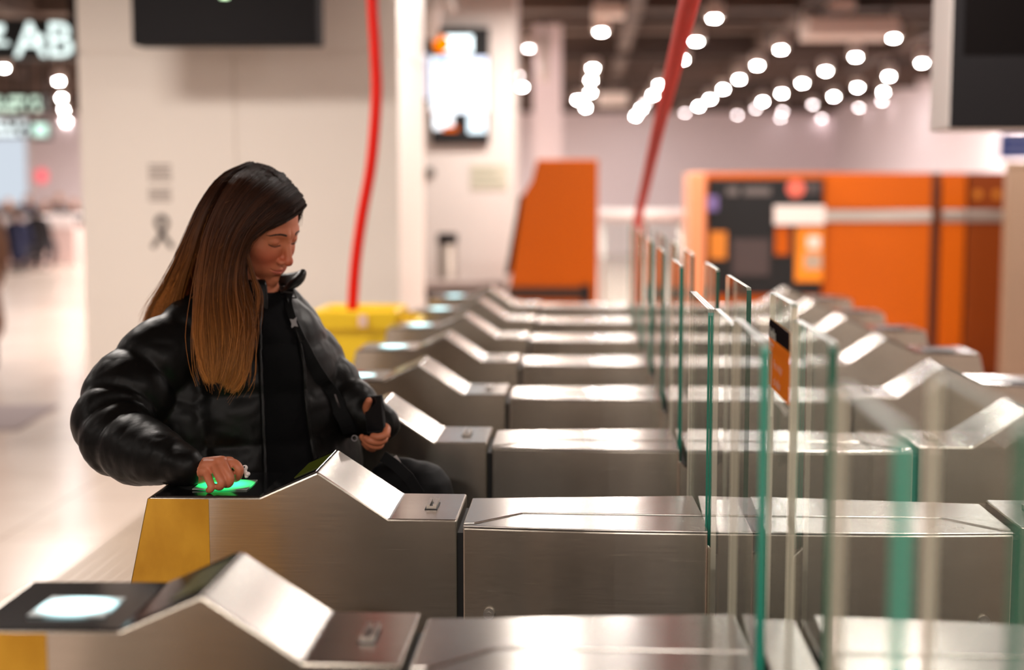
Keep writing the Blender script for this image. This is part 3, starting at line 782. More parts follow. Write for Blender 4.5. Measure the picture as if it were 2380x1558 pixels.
# wedge-shaped cabinet seen from the side
k0 = empty('ticket_machine', (0, YO, 0), 'orange wedge-shaped ticket machine seen from its side, beside the white wall', 'ticket machine')
pA, pB, pC, pD = ox(1181, 690), ox(1216, 452), ox(1236, 420), ox(1248, 371); pE = ox(1390, 371)
xl = pA[0]
poly = [(xl, 0.0), (pE[0], 0.0), (pE[0], pE[1]), pD, pC, pB, pA]
MB().prism_xz(poly, 0, 0.62).build('cabinet', M['orange'], k0, bevel=0.01)
e1 = ox(1182, 640); e0 = ox(1214, 455)
tr = MB(); dv = 0.03
tr.prism_xz([(e1[0]-dv, e1[1]), (e1[0]+0.005, e1[1]), (e0[0]+0.006, e0[1]), (e0[0]-dv+0.004, e0[1])], 0.04, 0.58)
tr.build('screen_front', M['charcoal'], k0)
zb1, zb2 = ox(1300, 695)[1], ox(1300, 668)[1]
MB().box(xl-0.002, ox(1372, 680)[0], -0.02, 0.0, zb1, zb2).build('bumper_rail', pmat('dark_brown_rail', srgb(52, 28, 14), 0.45), k0, bevel=0.005)
MB().box(ox(1352, 680)[0], ox(1372, 680)[0], -0.03, 0.0, zb1-0.03, zb2+0.02).build('rail_end', M['black_plastic'], k0, bevel=0.005)

# the wide machine
YM = 12.2
def mx_(px, py, Y=YM): p = at(px, py, Y); return p.x, p.z
xa_, zt_m = mx_(1602, 402); xb_ = mx_(1640, 402)[0]; xc_ = mx_(1914, 402)[0]; xd_ = mx_(2185, 402)[0]; xe_ = mx_(2252, 402)[0]; xf_ = mx_(2342, 402)[0]
big = empty('ticket_machine', (0, YM, 0), 'wide orange ticket machine with a black front panel behind the glass leaves', 'ticket machine')
MB().box(xa_, xb_-0.005, -0.1, 0.7, 0, zt_m).build('side_panel', pmat('salmon_panel', srgb(232, 150, 106), 0.4), big, bevel=0.01)
MB().box(xb_, xc_, 0, 0.7, 0, zt_m).build('cabinet', M['orange'], big, bevel=0.01)
zp0, zp1 = mx_(1700, 684)[1], mx_(1700, 416)[1]
x0_, x1_ = mx_(1644, 500)[0], mx_(1910, 500)[0]
MB().box(x0_, x1_, -0.03, 0.0, zp0, zp1).build('front_panel', M['black_plastic'], big, bevel=0.006)
fp = big.children[-1]
def bit(name, px0, px1, py0, py1, mat, t=0.036):
    a = mx_(px0, py1); b = mx_(px1, py0)
    return MB().box(a[0], b[0], -t, -0.028, a[1], b[1]).build(name, mat, fp)
gr1 = pmat('panel_grey', srgb(98, 90, 88), 0.5)
hdr = MB()
for (a, b) in ((1688, 1716), (1728, 1790)):
    s0 = mx_(a, 454); s1 = mx_(b, 436); hdr.box(s0[0], s1[0], -0.034, -0.028, s0[1], s1[1])
hdr.build('header_lettering', gr1, fp)
bit('screen', 1700, 1788, 555, 640, pmat('machine_screen', srgb(72, 62, 62), 0.2))
bit('white_shelf', 1797, 1914, 478, 522, pmat('machine_white', srgb(236, 222, 216), 0.4), 0.07)
bit('orange_plate', 1800, 1834, 528, 592, M['orange'])
pst = bit('poster', 1846, 1913, 528, 654, pmat('poster_amber', srgb(244, 140, 12), 0.4))
bit('poster_picture', 1874, 1906, 548, 578, pmat('poster_white', srgb(240, 226, 214), 0.4), 0.040)
bit('poster_caption', 1868, 1908, 590, 625, pmat('poster_grey', srgb(180, 160, 140), 0.4), 0.040)
bit('sticker_amber', 1648, 1688, 538, 602, pmat('sticker_amber', srgb(216, 130, 40), 0.4))
bit('painted_purple_light', 1642, 1668, 455, 490, pmat('painted_purple_light', srgb(120, 104, 160), 0.4))  # small purple light, painted as a plain colour without glow
a = mx_(1848, 438)
rd = MB().lathe([(0.075, 0), (0.075, 0.008)], (0, 0, 0), 24).build('round_mark', pmat('round_mark_red', srgb(222, 104, 86), 0.4), fp); rd.location = (a[0], -0.03, a[1]); rd.rotation_euler = (math.radians(90), 0, 0)
bit('small_lettering', 1868, 1906, 424, 450, pmat('panel_grey_dim', srgb(66, 58, 58), 0.5))
# orange lockers beside it
def locker(x0, x1, mat, label, name='orange_cabinet', Y=YM+0.02, z=None):
    r = empty(name, ((x0+x1)/2, Y, 0), label, 'cabinet'); w = (x1-x0)/2-0.004
    z = z or zt_m
    z1, z2 = mx_(2000, 515)[1], mx_(2000, 489)[1]
    MB().box(-w, w, 0.02, 0.7, 0.0, z).build('case', mat, r, bevel=0.008)
    MB().box(-w+0.006, w-0.006, 0.0, 0.021, 0.06, z1-0.006).build('door', mat, r, bevel=0.006)
    MB().box(-w+0.006, w-0.006, 0.0, 0.021, z2+0.006, z-0.01).build('upper_panel', mat, r, bevel=0.006)
    MB().box(-w, w, -0.012, 0.02, z1, z2).build('steel_band', M['steel_soft'], r, bevel=0.003)
    return r
locker(xc_+0.004, xd_-0.05, M['orange'], 'broad orange cabinet with a steel band next to the black panel')
MB().box(xd_-0.05, xd_+0.03, YM+0.09, YM+0.6, 0, zt_m).build('dark_post', pmat('brown_joint', srgb(92, 40, 8), 0.5)); o = bpy.data.objects['dark_post']; o.name = 'cabinet_post'; tag(o, 'dark brown upright post between the two orange cabinets', 'post')
locker(xd_+0.03, xe_, M['orange'], 'narrow orange cabinet with a steel band beside the dark post')
rk = locker(xe_+0.004, xf_, M['rust'], 'rust brown cabinet with two small yellow stickers at the row end', 'brown_cabinet')
for px in (2274, 2318):
    p = mx_(px, 452)
    d = MB().lathe([(0.035, 0), (0.035, 0.006)], (0, 0, 0), 18).build('yellow_sticker', pmat('ochre_sticker', srgb(190, 112, 12), 0.5), rk); d.location = (p[0]-(xe_+0.004+xf_)/2, 0.001, p[1]); d.rotation_euler = (math.radians(90), 0, 0)
p = at(2344, 385, 11.0)
pc = empty('beige_pillar', (p.x, 11.0, 0), 'beige clad pillar beside the rust brown cabinet', 'pillar')
MB().box(0, 1.4, 0, 0.10, 0, p.z).build('cladding', pmat('beige_cladding', srgb(146, 120, 98), 0.45), pc, bevel=0.01)
MB().box(-0.01, 1.41, -0.01, 0.11, p.z, p.z+0.03).build('cap', pmat('beige_cap', srgb(160, 136, 114), 0.45), pc, bevel=0.004)
p = at(2326, 370, 17.0); q = at(2420, 308, 17.0)
bs = empty('blue_sign', (p.x, 17.0, p.z), 'blue sign hanging near the far wall, just under the big black monitor', 'sign')
MB().box(0, q.x-p.x, 0, 0.08, 0, q.z-p.z).build('board', pmat('sign_blue', srgb(44, 74, 150), 0.4), bs, bevel=0.005)
m = MB()
for i in range(3): m.box(0.05, 0.34, -0.004, 0, 0.05+0.1*i, 0.09+0.1*i)
m.build('printed_lines', pmat('sign_pale', srgb(120, 140, 190), 0.5), bs)
MB().tube([(0.3, 0.04, q.z-p.z-0.01), (0.3, 0.04, 3.76-p.z)], 0.015, 8).build('hanger_pole', M['charcoal'], bs)

# railing with glass in front of the back wall
p = at(1394, 500, 13.6); q = at(1592, 505, 13.6)
rl = empty('glass_railing', (p.x, 13.6, 0), 'steel handrail on a glass barrier between the orange machines', 'railing')
L = q.x-p.x; z = p.z
MB().tube([(0, 0, z), (L, 0, z)], 0.06, 16).build('handrail', pmat('pale_handrail', srgb(232, 224, 222), 0.35), rl)
MB().box(0.02, L-0.02, -0.006, 0.006, 0.05, z-0.03).build('glass_panel', M['glass'], rl)
for x in (0.03, L/2, L-0.03): MB().tube([(x, 0.015, 0), (x, 0.015, z)], 0.02, 10).build('post', M['steel_soft'], rl)

# ------------------------------------------------------------------ signs in the corridor beside the block
YG = 11.0
p = at(-260, 138, YG); q = at(172, 42, YG)
sg = empty('direction_sign', (p.x, YG, p.z), 'black hanging sign with lit letters A and B in the corridor', 'sign')
W_, H_ = q.x-p.x, q.z-p.z
MB().box(0, W_, 0, 0.12, 0, H_).build('case', M['black_plastic'], sg, bevel=0.006)
M['sign_glow'] = emit('sign_letters_glow', (0.86, 1.0, 0.96, 1), 1.35)
def sign_text(t, px, py, size, par, Y, mat, bold=0.006):
    p = at(px, py, Y); o0 = par.location
    Mx = Matrix(((1, 0, 0, p.x-o0.x), (0, 0, -1, p.y-o0.y-0.006), (0, 1, 0, p.z-o0.z), (0, 0, 0, 1)))
    return link('lettering', text_mesh(t, size, Mx, extrude=0.003, bold=bold), mat, par)
u = YG/F_PX
sign_text('A', 36, 131, 112*u, sg, YG, M['sign_glow'], 0.004)
sign_text('B', 110, 131, 112*u, sg, YG, M['sign_glow'], 0.004)
p2 = at(97, 88, YG)
d = MB().lathe([(0.028, 0), (0.028, 0.006)], (0, 0, 0), 20).build('dot', M['sign_glow'], sg); d.location = p2-sg.location; d.location.y = -0.001; d.rotation_euler = (math.radians(90), 0, 0)
ar = MB()
c0 = at(-4, 78, YG)-sg.location
ar.add([(c0.x-0.09, -0.006, c0.z-0.09), (c0.x-0.05, -0.006, c0.z-0.09), (c0.x+0.05, -0.006, c0.z+0.02), (c0.x+0.05, -0.006, c0.z+0.07), (c0.x-0.02, -0.006, c0.z+0.07)], [(0, 1, 2, 3, 4)])
ar.box(c0.x-0.12, c0.x+0.08, -0.006, -0.001, c0.z-0.09, c0.z-0.06)
ar.build('arrow', M['sign_glow'], sg)
MB().box(W_-0.05, W_+0.02, 0.03, 0.1, H_*0.9, 3.76-sg.location.z).build('hanger_pole', M['charcoal'], sg)
# two smaller lit signs further away, rows of small bright letters too far to read
def far_sign(px0, px1, py0, py1, Y, rows, glow, label, case='black_plastic'):
    p = at(px0, py1, Y); q = at(px1, py0, Y)
    r = empty('lit_sign', (p.x, Y, p.z), label, 'sign')
    w, h = q.x-p.x, q.z-p.z
    MB().box(0, w, 0, 0.1, 0, h).build('case', M[case], r, bevel=0.005)
    rg = random.Random(px1)
    m = MB()
    for i in range(rows):
        z0 = h*(i+0.2)/rows; z1 = h*(i+0.8)/rows; x = 0.04*w
        if rows == 1: m.box(0.15*w, 0.85*w, -0.004, 0, z0, z1); x = w
        while x < 0.95*w:
            l = w*rg.uniform(0.025, 0.06)
            if rg.random() < 0.8: m.box(x, min(x+l, w*0.97), -0.004, 0, z0, z1)
            x += l+w*0.012
    m.build('lit_panel' if rows == 1 else 'lettering', glow, r)
    MB().tube([(w*0.8, 0.05, h-0.01), (w*0.8, 0.05, 3.76-p.z)], 0.02, 8).build('hanger_pole', M['charcoal'], r)
far_sign(-120, 103, 222, 262, 17.0, 2, emit('sign_glow_green_white', (0.78, 1, 0.8, 1), 1.4), 'pale green lit sign hanging below the lettered sign in the corridor')
far_sign(-100, 68, 276, 318, 21.0, 2, emit('sign_glow_white', (0.85, 0.95, 0.95, 1), 1.8), 'white lit sign hanging lowest in the corridor')
far_sign(72, 116, 280, 324, 21.2, 1, emit('sign_glow_mint', (0.7, 1, 0.85, 1), 1.5), 'small square mint lit sign beside the lowest white sign')
# bright shop front and red disc on the corridor's far wall
p = at(-60, 480, 33.8); q = at(64, 315, 33.8)
sf_ = empty('shop_front', (p.x, 33.8, p.z), 'bluish bright shop front at the end of the corridor', 'shop front')
MB().box(0, q.x-p.x, 0, 0.15, 0, q.z-p.z).build('frame', M['white_paint'], sf_)
MB().box(0.05, q.x-p.x-0.05, -0.01, 0, 0.05, q.z-p.z-0.05).build('lit_panel', emit('shop_glow', (0.80, 0.88, 0.98, 1), 0.75), sf_)
p = at(83, 409, 33.6)
rs = MB().lathe([(0.13, 0), (0.13, 0.05)], (0, 0, 0), 24).build('red_lamp', emit('red_glow', (1, 0.12, 0.15, 1), 1.3)); rs.location = p; rs.rotation_euler = (math.radians(90), 0, 0); rs.scale.y = 1.2
rs.location.y = 34.0; tag(rs, 'small glowing red oval sign on the corridor far wall', 'sign')

# ------------------------------------------------------------------ printed notice and ribbon on the white block
YR = YW
ink = pmat('notice_ink', srgb(150, 138, 132), 0.6)
p = at(342, 470, YR); q = at(402, 374, YR)
nb = empty('wall_text', (p.x, YR, p.z), 'two grey printed paragraphs on the white panelled block', 'notice')
def para(nm, py0, py1, n):
    m = MB(); a = at(346, py1, YR); b = at(399, py0, YR); h = (b.z-a.z)/n; rg = random.Random(n)
    for i in range(n):
        m.box(a.x-nb.location.x, b.x-nb.location.x-rg.uniform(0, 0.02), -0.002, 0.0, a.z-nb.location.z+h*i, a.z-nb.location.z+h*(i+0.55))
    m.build(nm, ink, nb)
para('paragraph', 378, 420, 4); para('paragraph', 434, 468, 4)
c = at(377, 540, YR)
rb = []
for t in range(25):
    a = -2.2+4.4*t/24; rb.append((0.034*math.sin(a)+0.0, -0.004, 0.045+0.038*math.cos(a)))
r1 = [(0.062, -0.004, -0.095)]+[(0.03, -0.004, -0.03)]+rb[::-1][:0]
loop = [(-0.062+0.0, -0.004, -0.095)]+[(x, y, z) for x, y, z in [( -0.02, -0.004, -0.035), (0.012, -0.004, 0.012), (0.032, -0.005, 0.05), (0.025, -0.006, 0.082), (0.0, -0.006, 0.095), (-0.025, -0.006, 0.082), (-0.032, -0.005, 0.05), (-0.012, -0.007, 0.012), (0.02, -0.008, -0.035), (0.062, -0.008, -0.095)]]
sp_pts = spline(loop, 6); m = MB(); v = []; f = []
for i, pt in enumerate(sp_pts):
    a = sp_pts[max(0, i-1)]; b = sp_pts[min(len(sp_pts)-1, i+1)]; t = Vector(b-a); n = Vector((-t.z, 0, t.x)).normalized()*0.014
    y0 = pt[1]
    v += [(pt[0]-n.x, y0, pt[2]-n.z), (pt[0]+n.x, y0, pt[2]+n.z), (pt[0]+n.x, y0+0.0025, pt[2]+n.z), (pt[0]-n.x, y0+0.0025, pt[2]-n.z)]
for i in range(len(sp_pts)-1):
    for j in range(4): q = (j+1) % 4; f.append((4*i+j, 4*i+q, 4*i+4+q, 4*i+4+j))
f += [(3, 2, 1, 0), tuple(4*(len(sp_pts)-1)+j for j in range(4))]
m.add(v, f); o = m.build('ribbon_emblem', pmat('ribbon_grey', srgb(86, 78, 74), 0.6)); o.location = (c.x, YR-0.0, c.z)
tag(o, 'dark grey looped ribbon emblem on the white panelled block', 'emblem')
# ------------------------------------------------------------------ the traveller
def sweep(mb, pts, rad, n=20, m=0, sub=6, squash=None, seams=None, depth=0.0, sw=0.03, frame=None):
    """tapered tube along a smooth path; rad per point (m); seams = arc lengths (m) where the tube is pinched; rounded ends"""
    P = np.array([tuple(p) for p in pts], float); R = np.array(rad, float)
    Q = np.array(spline(P, sub)); RR = np.array([r[0] for r in spline([(r, 0, 0) for r in R], sub)])
    seg = np.r_[0, np.cumsum(np.linalg.norm(np.diff(Q, axis=0), axis=1))]
    if seams is not None:
        for s in seams: RR = RR*(1-depth*np.exp(-np.abs((seg-s)/sw)**1.3))
    t0 = Q[0]-Q[1]; t0 /= np.linalg.norm(t0); t1 = Q[-1]-Q[-2]; t1 /= np.linalg.norm(t1)
    a = [Q[0]+t0*RR[0]*x for x in (0.95, 0.8, 0.45)]; ar = [RR[0]*x for x in (0.25, 0.62, 0.9)]
    b = [Q[-1]+t1*RR[-1]*x for x in (0.45, 0.8, 0.95)]; br = [RR[-1]*x for x in (0.9, 0.62, 0.25)]
    mb.tube([Vector(x) for x in np.vstack([a, Q, b])], list(np.r_[ar, RR, br]), n, m)
def remeshed(mb, voxel, smooth=0, name='tmp'):
    me = mb.mesh(name); o = bpy.data.objects.new(name, me); COL.objects.link(o)
    r = o.modifiers.new('r', 'REMESH'); r.mode = 'VOXEL'; r.voxel_size = voxel
    if smooth:
        s = o.modifiers.new('s', 'SMOOTH'); s.iterations = smooth; s.factor = 0.5
    dg = bpy.context.evaluated_depsgraph_get()
    out = bpy.data.meshes.new_from_object(o.evaluated_get(dg))
    bpy.data.objects.remove(o)
    out.polygons.foreach_set('use_smooth', [True]*len(out.polygons))
    return out
from mathutils.bvhtree import BVHTree
def bvh_of(me):
    return BVHTree.FromPolygons([v.co for v in me.vertices], [tuple(p.vertices) for p in me.polygons])

# head frame
hd_yaw = math.atan2(-0.489, 0.872); psi = math.radians(25); rol = math.radians(5)
fh = Vector((math.cos(hd_yaw), math.sin(hd_yaw), 0)); lh = Vector((-fh.y, fh.x, 0))
HF = fh*math.cos(psi)-Vector((0, 0, 1))*math.sin(psi)
HU0 = fh*math.sin(psi)+Vector((0, 0, 1))*math.cos(psi)
HL = lh*math.cos(rol)+HU0*math.sin(rol); HU = HU0*math.cos(rol)-lh*math.sin(rol)
EYES = at(665, 567, 3.30)
HC = EYES-HF*0.087+HU*0.020
Rh = np.array([tuple(HL), tuple(HU), tuple(HF)])          # rows: local axes
HCn = np.array(tuple(HC))
def h2w(p): return np.asarray(p) @ Rh + HCn
def w2h(p): return (np.asarray(p)-HCn) @ Rh.T

def smin(a, b, k):
    h = np.clip(0.5+0.5*(b-a)/k, 0, 1); return b*(1-h)+a*h-k*h*(1-h)
def smax(a, b, k): return -smin(-a, -b, k)
def sd_ell(p, c, r):
    q = (p-np.array(c))/np.array(r); k0 = np.linalg.norm(q, axis=-1); k1 = np.linalg.norm(q/np.array(r), axis=-1)
    return k0*(k0-1)/np.maximum(k1, 1e-9)
def sd_cap(p, a, b, ra, rb):
    a = np.array(a); b = np.array(b); ba = b-a; t = np.clip(((p-a) @ ba)/(ba @ ba), 0, 1)
    return np.linalg.norm(p-a-t[..., None]*ba, axis=-1)-(ra+(rb-ra)*t)
MOUTH = []
def face_sdf(p):
    q = p.copy(); q[..., 0] = np.abs(q[..., 0])
    d = sd_ell(p, (0, 0.012, -0.012), (0.074, 0.098, 0.098))
    d = smin(d, sd_ell(p, (0, -0.040, 0.034), (0.061, 0.078, 0.054)), 0.03)
    d = smin(d, sd_ell(p, (0, -0.094, 0.040), (0.044, 0.036, 0.046)), 0.025)         # jaw
    d = smin(d, sd_ell(p, (0, -0.128, 0.071), (0.019, 0.015, 0.016)), 0.022)         # chin
    d = smin(d, sd_cap(q, (0.030, -0.052, 0.062), (0.045, -0.040, 0.040), 0.021, 0.020), 0.02)   # cheeks
    d = smin(d, sd_cap(q, (0.008, 0.003, 0.084), (0.040, 0.003, 0.066), 0.0095, 0.010), 0.014)  # brow
    d = smax(d, -sd_ell(q, (0.0305, -0.0135, 0.099), (0.019, 0.0125, 0.016)), 0.012)  # socket
    d = smin(d, sd_ell(q, (0.0310, -0.0150, 0.0710), (0.0150, 0.0125, 0.0150)), 0.004)  # closed lid over the eye
    d = smax(d, -sd_cap(q, (0.020, -0.0245, 0.0880), (0.042, -0.0245, 0.0800), 0.0016, 0.0012), 0.003)  # lash line
    d = smin(d, sd_cap(p, (0, -0.005, 0.086), (0, -0.052, 0.108), 0.0062, 0.0085), 0.010)  # bridge
    d = smin(d, sd_ell(p, (0, -0.0585, 0.1080), (0.0102, 0.0092, 0.0098)), 0.008)    # tip
    d = smin(d, sd_ell(q, (0.0122, -0.0622, 0.0955), (0.0070, 0.0068, 0.0100)), 0.006)  # wings
    d = smax(d, -sd_ell(q, (0.0060, -0.0690, 0.1000), (0.0030, 0.0030, 0.0050)), 0.003)  # nostrils
    d = smin(d, sd_ell(p, (0, -0.087, 0.070), (0.035, 0.021, 0.021)), 0.014)         # muzzle under the lips
    d = smax(d, -sd_cap(p, (0, -0.072, 0.097), (0, -0.079, 0.096), 0.0024, 0.0024), 0.005)
    d = smin(d, sd_cap(q, (0.0, -0.0862, 0.0915), (0.024, -0.0862, 0.0785), 0.0040, 0.0018), 0.0035)  # upper lip
    d = smin(d, sd_cap(q, (0.0, -0.0962, 0.0903), (0.021, -0.0920, 0.0800), 0.0046, 0.0020), 0.0035)  # lower lip
    if MOUTH:                                                                         # mouth line, lifted at the corners
        for a_, b_ in zip(MOUTH, MOUTH[1:]): d = smax(d, -sd_cap(q, a_, b_, 0.0014, 0.0014), 0.002)
    d = smax(d, -sd_ell(p, (0, -0.1085, 0.0905), (0.014, 0.0045, 0.006)), 0.008)     # hollow over the chin
    return d
def face_f(l, u):
    f = np.linspace(0.13, 0.0, 600); p = np.stack([np.full(600, l), np.full(600, u), f], -1)
    return float(f[int(np.argmax(face_sdf(p) < 0))])
MOUTH = [(l_, -0.0908+0.0058*(l_/0.028)**2.2, face_f(l_, -0.0908+0.0058*(l_/0.028)**2.2)+0.0003) for l_ in (0.0, 0.006, 0.012, 0.018, 0.024, 0.0285)]
def head_mesh(mb):
    nt_, np_ = 150, 240
    th = np.linspace(0.02, math.pi-0.02, nt_)
    ph = np.linspace(-1, 1, np_, endpoint=False); ph = math.pi*(0.45*ph+0.55*ph**3)   # denser at the front
    T, Pp = np.meshgrid(th, ph, indexing='ij')
    D = np.stack([np.sin(T)*np.sin(Pp), np.cos(T), np.sin(T)*np.cos(Pp)], -1).reshape(-1, 3)
    O = np.array([0, -0.03, 0.012])
    rs = np.linspace(0.04, 0.16, 61); last = np.full(len(D), 0.04)
    for r in rs:
        ins = face_sdf(O+D*r) < 0; last = np.where(ins, r, last)
    lo = last.copy(); hi = last+0.0021
    for _ in range(12):
        mid = (lo+hi)/2; ins = face_sdf(O+D*mid[:, None]) < 0
        lo = np.where(ins, mid, lo); hi = np.where(ins, hi, mid)
    V = h2w(O+D*lo[:, None])
    F = []
    for i in range(nt_-1):
        for j in range(np_):
            q = (j+1) % np_
            F.append((i*np_+j, i*np_+q, (i+1)*np_+q, (i+1)*np_+j))
    F.append(tuple(range(np_-1, -1, -1))); F.append(tuple((nt_-1)*np_+j for j in range(np_)))
    mb.add(V.tolist(), F, 0, True)
def face_point(l, u):
    """front surface of the face at (l,u)"""
    f = np.linspace(0.13, 0.0, 400); p = np.stack([np.full(400, l), np.full(400, u), f], -1)
    s = face_sdf(p) < 0; i = int(np.argmax(s)); return h2w([l, u, f[i]])

TORSO_F = Vector((0.82, -0.57, 0)).normalized(); TORSO_L = Vector((-TORSO_F.y, TORSO_F.x, 0))
def tc(z):
    t = (z-0.8)/0.55; return Vector((-0.735-0.062*t, 3.375-0.005*t, z))
NECKC = at(602, 690, 3.36)

# ---- body: head, neck, trunk, arms, hands and legs fused into one skin surface
bm = MB()
head_mesh(bm)
nk = h2w([0, -0.085, -0.020])
sweep(bm, [tuple(NECKC+Vector((-0.01, 0.0, -0.06))), tuple(NECKC), nk], [0.062, 0.052, 0.050], 24)
bm.ell(tuple(tc(1.13)), (0.11, 0.09, 0.20), 24, 16)
bm.ell(tuple(tc(0.90)), (0.13, 0.12, 0.15), 24, 16)
RSH, LSH = at(425, 775, 3.25), at(665, 745, 3.47)
r_arm = [RSH, at(345, 850, 3.2), at(288, 935, 3.13), at(272, 1000, 3.06), at(318, 1050, 2.98), at(375, 1066, 2.90), at(442, 1093, 2.855)]
l_arm = [LSH, at(700, 805, 3.47), at(745, 868, 3.46), at(792, 925, 3.44), at(845, 962, 3.40), at(884, 988, 3.37)]
sweep(bm, [tc(1.24)]+r_arm, [0.06, 0.040, 0.045, 0.042, 0.040, 0.036, 0.031, 0.026], 16)
sweep(bm, [tc(1.24)]+l_arm, [0.06, 0.040, 0.045, 0.042, 0.038, 0.033, 0.027], 16)
HIPL, HIPR = tc(0.86)+TORSO_L*0.085, tc(0.86)-TORSO_L*0.085
footR = Vector((HIPR.x+0.02, HIPR.y+0.04, 0.09)); footL = Vector((HIPL.x+0.06, HIPL.y-0.02, 0.09))
footR.y = max(3.17, min(3.53, footR.y)); footL.y = max(3.17, min(3.53, footL.y))
for hp_, ft in ((HIPL, footL), (HIPR, footR)):
    kn = (hp_+ft)/2+TORSO_F*0.03
    sweep(bm, [hp_, (hp_+kn)/2, kn, (kn+ft)/2-TORSO_F*0.015, ft], [0.085, 0.075, 0.052, 0.050, 0.038], 16)
    sweep(bm, [ft+Vector((0, 0, -0.02)), ft+Vector((0.09, -0.04, -0.05))], [0.036, 0.028], 12)
# right hand resting on the reader, earbud between thumb and forefinger
def fing(pts, r, n=12): sweep(bm, [at(*p) for p in pts], r, n, sub=5)
sweep(bm, [at(440, 1097, 2.8800), at(462, 1095, 2.8700), at(492, 1088, 2.8600)], [0.026, 0.027, 0.024], 16)
for a, b, rr_ in (((455, 1094, 2.8750), (533, 1076, 2.8550), 0.0135), ((455, 1095, 2.8700), (515, 1074, 2.8470), 0.0135), ((455, 1098, 2.8650), (498, 1082, 2.8420), 0.0130), ((455, 1103, 2.8650), (480, 1097, 2.8400), 0.0125)):
    fing([a, ((a[0]+b[0])/2, (a[1]+b[1])/2-5, (a[2]+b[2])/2), b], [0.017, 0.015, rr_])
fing([(528, 1076, 2.8550), (546, 1079, 2.8400), (556, 1092, 2.8330), (553, 1108, 2.8400), (547, 1114, 2.8500)], [0.0112, 0.0100, 0.0098, 0.0086, 0.0072])
fing([(514, 1073, 2.8470), (526, 1092, 2.8250), (535, 1112, 2.8180), (532, 1124, 2.8230), (524, 1127, 2.8330)], [0.0112, 0.0100, 0.0096, 0.0088, 0.0074])
fing([(498, 1081, 2.8420), (507, 1102, 2.8200), (515, 1121, 2.8110), (512, 1131, 2.8150), (505, 1132, 2.8250)], [0.0108, 0.0096, 0.0092, 0.0084, 0.0072])
fing([(480, 1097, 2.8400), (485, 1114, 2.8220), (491, 1130, 2.8130), (489, 1138, 2.8130), (485, 1140, 2.8170)], [0.0100, 0.0088, 0.0082, 0.0076, 0.0066])
fing([(465, 1100, 2.8900), (500, 1108, 2.8900), (532, 1108, 2.8800), (556, 1098, 2.8650)], [0.015, 0.0125, 0.0105, 0.0085])
# left hand under the telephone: palm behind, fingers closing round the lower edge, thumb along the upper side
sweep(bm, [at(882, 990, 3.37), at(890, 1002, 3.362), at(880, 1008, 3.360)], [0.026, 0.024, 0.018], 14)
fing([(889, 990, 3.36), (899, 997, 3.3210), (895, 1011, 3.3010), (880, 1016, 3.2950), (867, 1014, 3.2990)], [0.0105, 0.0098, 0.0094, 0.0088, 0.0078])
fing([(888, 1004, 3.36), (893, 1020, 3.3210), (880, 1027, 3.3040), (862, 1025, 3.3000), (850, 1019, 3.3060)], [0.0105, 0.0100, 0.0094, 0.0088, 0.0078])
fing([(882, 1012, 3.36), (884, 1034, 3.3240), (868, 1037, 3.3100), (852, 1029, 3.3080), (841, 1016, 3.3140)], [0.0100, 0.0095, 0.0090, 0.0082, 0.0072])
fing([(872, 1016, 3.36), (868, 1043, 3.345), (856, 1040, 3.3210), (846, 1031, 3.3210)], [0.0092, 0.0080, 0.0076, 0.0066])
fing([(884, 985, 3.365), (866, 970, 3.355), (852, 950, 3.335), (857, 932, 3.318)], [0.014, 0.0115, 0.0102, 0.0088])
me = remeshed(bm, 0.0022, 1, 'body')
# finer skin on the face: split its facets and settle them on the modelled face surface
import bmesh
bmf = bmesh.new(); bmf.from_mesh(me)
for rnd in range(2):
    def on_face(c):
        q_ = w2h(np.array(tuple(c))); return q_[2] > 0.055-0.012*rnd*0 and -0.125 < q_[1] < 0.02 and abs(q_[0]) < 0.05
    fs = [f_ for f_ in bmf.faces if on_face(f_.calc_center_median())]
    es = list({e_ for f_ in fs for e_ in f_.edges})
    bmesh.ops.subdivide_edges(bmf, edges=es, cuts=1, use_grid_fill=True)
vs = list(bmf.verts); Q = w2h(np.array([tuple(v_.co) for v_ in vs])); D = face_sdf(Q)
idx = np.where((np.abs(D) < 0.0035) & (Q[:, 1] > -0.132) & (Q[:, 2] > 0.035))[0]
P_ = Q[idx].copy()
for it in range(4):
    d0 = face_sdf(P_); g_ = np.stack([(face_sdf(P_+np.eye(3)[k_]*2e-4)-face_sdf(P_-np.eye(3)[k_]*2e-4))/4e-4 for k_ in range(3)], -1)
    g_ /= np.maximum(np.linalg.norm(g_, axis=1), 0.3)[:, None]; P_ = P_-g_*(d0*0.8)[:, None]
for i_, p_ in zip(idx, h2w(P_)): vs[i_].co = p_
bmf.to_mesh(me); bmf.free()
me.polygons.foreach_set('use_smooth', [True]*len(me.polygons)); me.update()
# skin tint: lips, cheeks, nose, finger ends
co = np.empty(len(me.vertices)*3); me.vertices.foreach_get('co', co); co = co.reshape(-1, 3)
q = w2h(co); qa = q.copy(); qa[:, 0] = np.abs(qa[:, 0])
def near(c, r, p=2): return np.exp(-(np.linalg.norm((qa-np.array(c))/np.array(r), axis=1))**p)
lip = np.clip(near((0, -0.0910, 0.086), (0.024, 0.0090, 0.022), 6)*1.2, 0, 1)
lip *= 1-np.clip((np.abs(qa[:, 1]+0.0910)-0.0080)/0.002, 0, 1)
blush = np.clip(near((0.036, -0.058, 0.066), (0.024, 0.024, 0.03))+near((0, -0.058, 0.112), (0.013, 0.013, 0.02)), 0, 1)
ca = me.color_attributes.new('tint', 'FLOAT_COLOR', 'POINT')
arr = np.stack([lip, blush, np.zeros_like(lip), np.ones_like(lip)], 1).astype(np.float32)
ca.data.foreach_set('color', arr.ravel())
